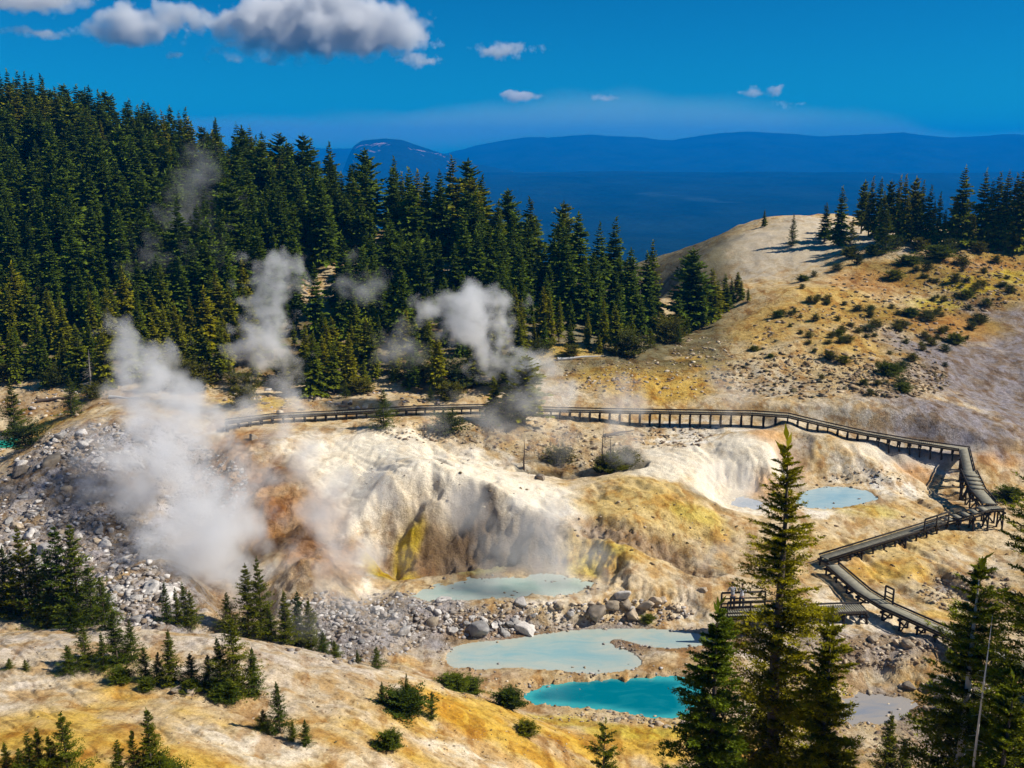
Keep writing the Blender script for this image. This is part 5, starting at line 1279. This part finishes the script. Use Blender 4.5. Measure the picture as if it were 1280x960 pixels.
boardwalk('viewing_platform', 'small viewing platform with railings at the end of a spur left of the tall fir', [tuple(V3(WALK_E[0]) + Vector((-1.0, 0, -.012))), WALK_E[1]], width=1.2, bent=1.3, cat='viewing platform',
          rails=[(WALK_E[1], at_z(990, 764, 1.9), 1, 1.05), (WALK_E[1], at_z(960, 765, 1.9), -1, 1.05)])

# ---- fallen logs at the forest edge
for i, (u, v, L, rz, lab) in enumerate([(50, 502, 6, .15, 'bleached fallen log on dark ground at the left forest edge'), (140, 498, 4, -.4, 'pale fallen log behind the scree crest'), (455, 476, 4, 2.3, 'pale broken log leaning at the forest foot above the boardwalk'),
                                        (385, 497, 2.5, .9, 'short white log just behind the far left boardwalk'), (700, 450, 5, .05, 'long pale log lying at the forest edge above the ochre bank'), (760, 545, 3, .35, 'dark dead log below the thin steam column')]):
    b = G.hit(u, v, 60); h = L
    me = trunk_mesh('fallen_log', L, .16, bark_pale if 'dark' not in lab else bark, 0, 40 + i, 6, .8)
    o = link('fallen_log', me, None, (b[0], b[1], b[2] + .12)); o.rotation_euler = (0, R(86), rz); tag(o, lab, 'log')

#==SPLIT== ------------------------------------------------------------ light, sky, camera
print("T", round(time.perf_counter() - T00, 1), '----------- light, sky, camera')
SUN_AZ, SUN_EL = 96.0, 43.0      # azimuth clockwise from the view direction (+Y)
sd = bpy.data.lights.new('sun', 'SUN'); sd.energy = 4.9; sd.angle = R(.53); sd.color = (1.0, .93, .80)
so_ = link('sun', sd, None, (0, 0, 200))
dirv = Vector((math.sin(R(SUN_AZ)) * math.cos(R(SUN_EL)), math.cos(R(SUN_AZ)) * math.cos(R(SUN_EL)), math.sin(R(SUN_EL))))
so_.rotation_euler = dirv.to_track_quat('Z', 'Y').to_euler()
w = bpy.data.worlds.new('World'); SC.world = w; w.use_nodes = True
nt = w.node_tree; nt.nodes.clear()
sky = nt.nodes.new('ShaderNodeTexSky'); sky.sky_type = 'NISHITA'; sky.sun_disc = False; sky.sun_elevation = R(SUN_EL); sky.sun_rotation = R(SUN_AZ)
sky.altitude = 2500; sky.air_density = 1.0; sky.dust_density = .35; sky.ozone_density = 3.0
mx = nt.nodes.new('ShaderNodeMix'); mx.data_type = 'RGBA'; mx.blend_type = 'MULTIPLY'; mx.inputs[0].default_value = 1; mx.inputs[7].default_value = (.015, .39, .60, 1)
bg = nt.nodes.new('ShaderNodeBackground'); bg.inputs['Strength'].default_value = .10
wo = nt.nodes.new('ShaderNodeOutputWorld')
nt.links.new(sky.outputs[0], mx.inputs[6]); nt.links.new(mx.outputs[2], bg.inputs['Color']); nt.links.new(bg.outputs[0], wo.inputs['Surface'])

cam = bpy.data.cameras.new('camera'); cam.sensor_fit = 'HORIZONTAL'; cam.sensor_width = 36; cam.lens = 36 * F / 1280; cam.clip_start = .3; cam.clip_end = 60000
co = link('camera', cam, None, (0, 0, H)); co.rotation_euler = (R(90) - PITCH, 0, 0); SC.camera = co
SC.view_settings.view_transform = 'Standard'; SC.view_settings.look = 'None'; SC.view_settings.exposure = .36; SC.view_settings.gamma = 1
try: SC.view_settings.use_curve_mapping = False
except Exception: pass
cy = SC.cycles
cy.max_bounces = 5; cy.diffuse_bounces = 2; cy.glossy_bounces = 2; cy.transmission_bounces = 2; cy.volume_bounces = 5; cy.transparent_max_bounces = 8
cy.use_denoising = True; cy.volume_max_steps = 256; cy.volume_step_rate = 1.0
try: cy.use_adaptive_sampling = True; cy.adaptive_threshold = .02
except Exception: pass
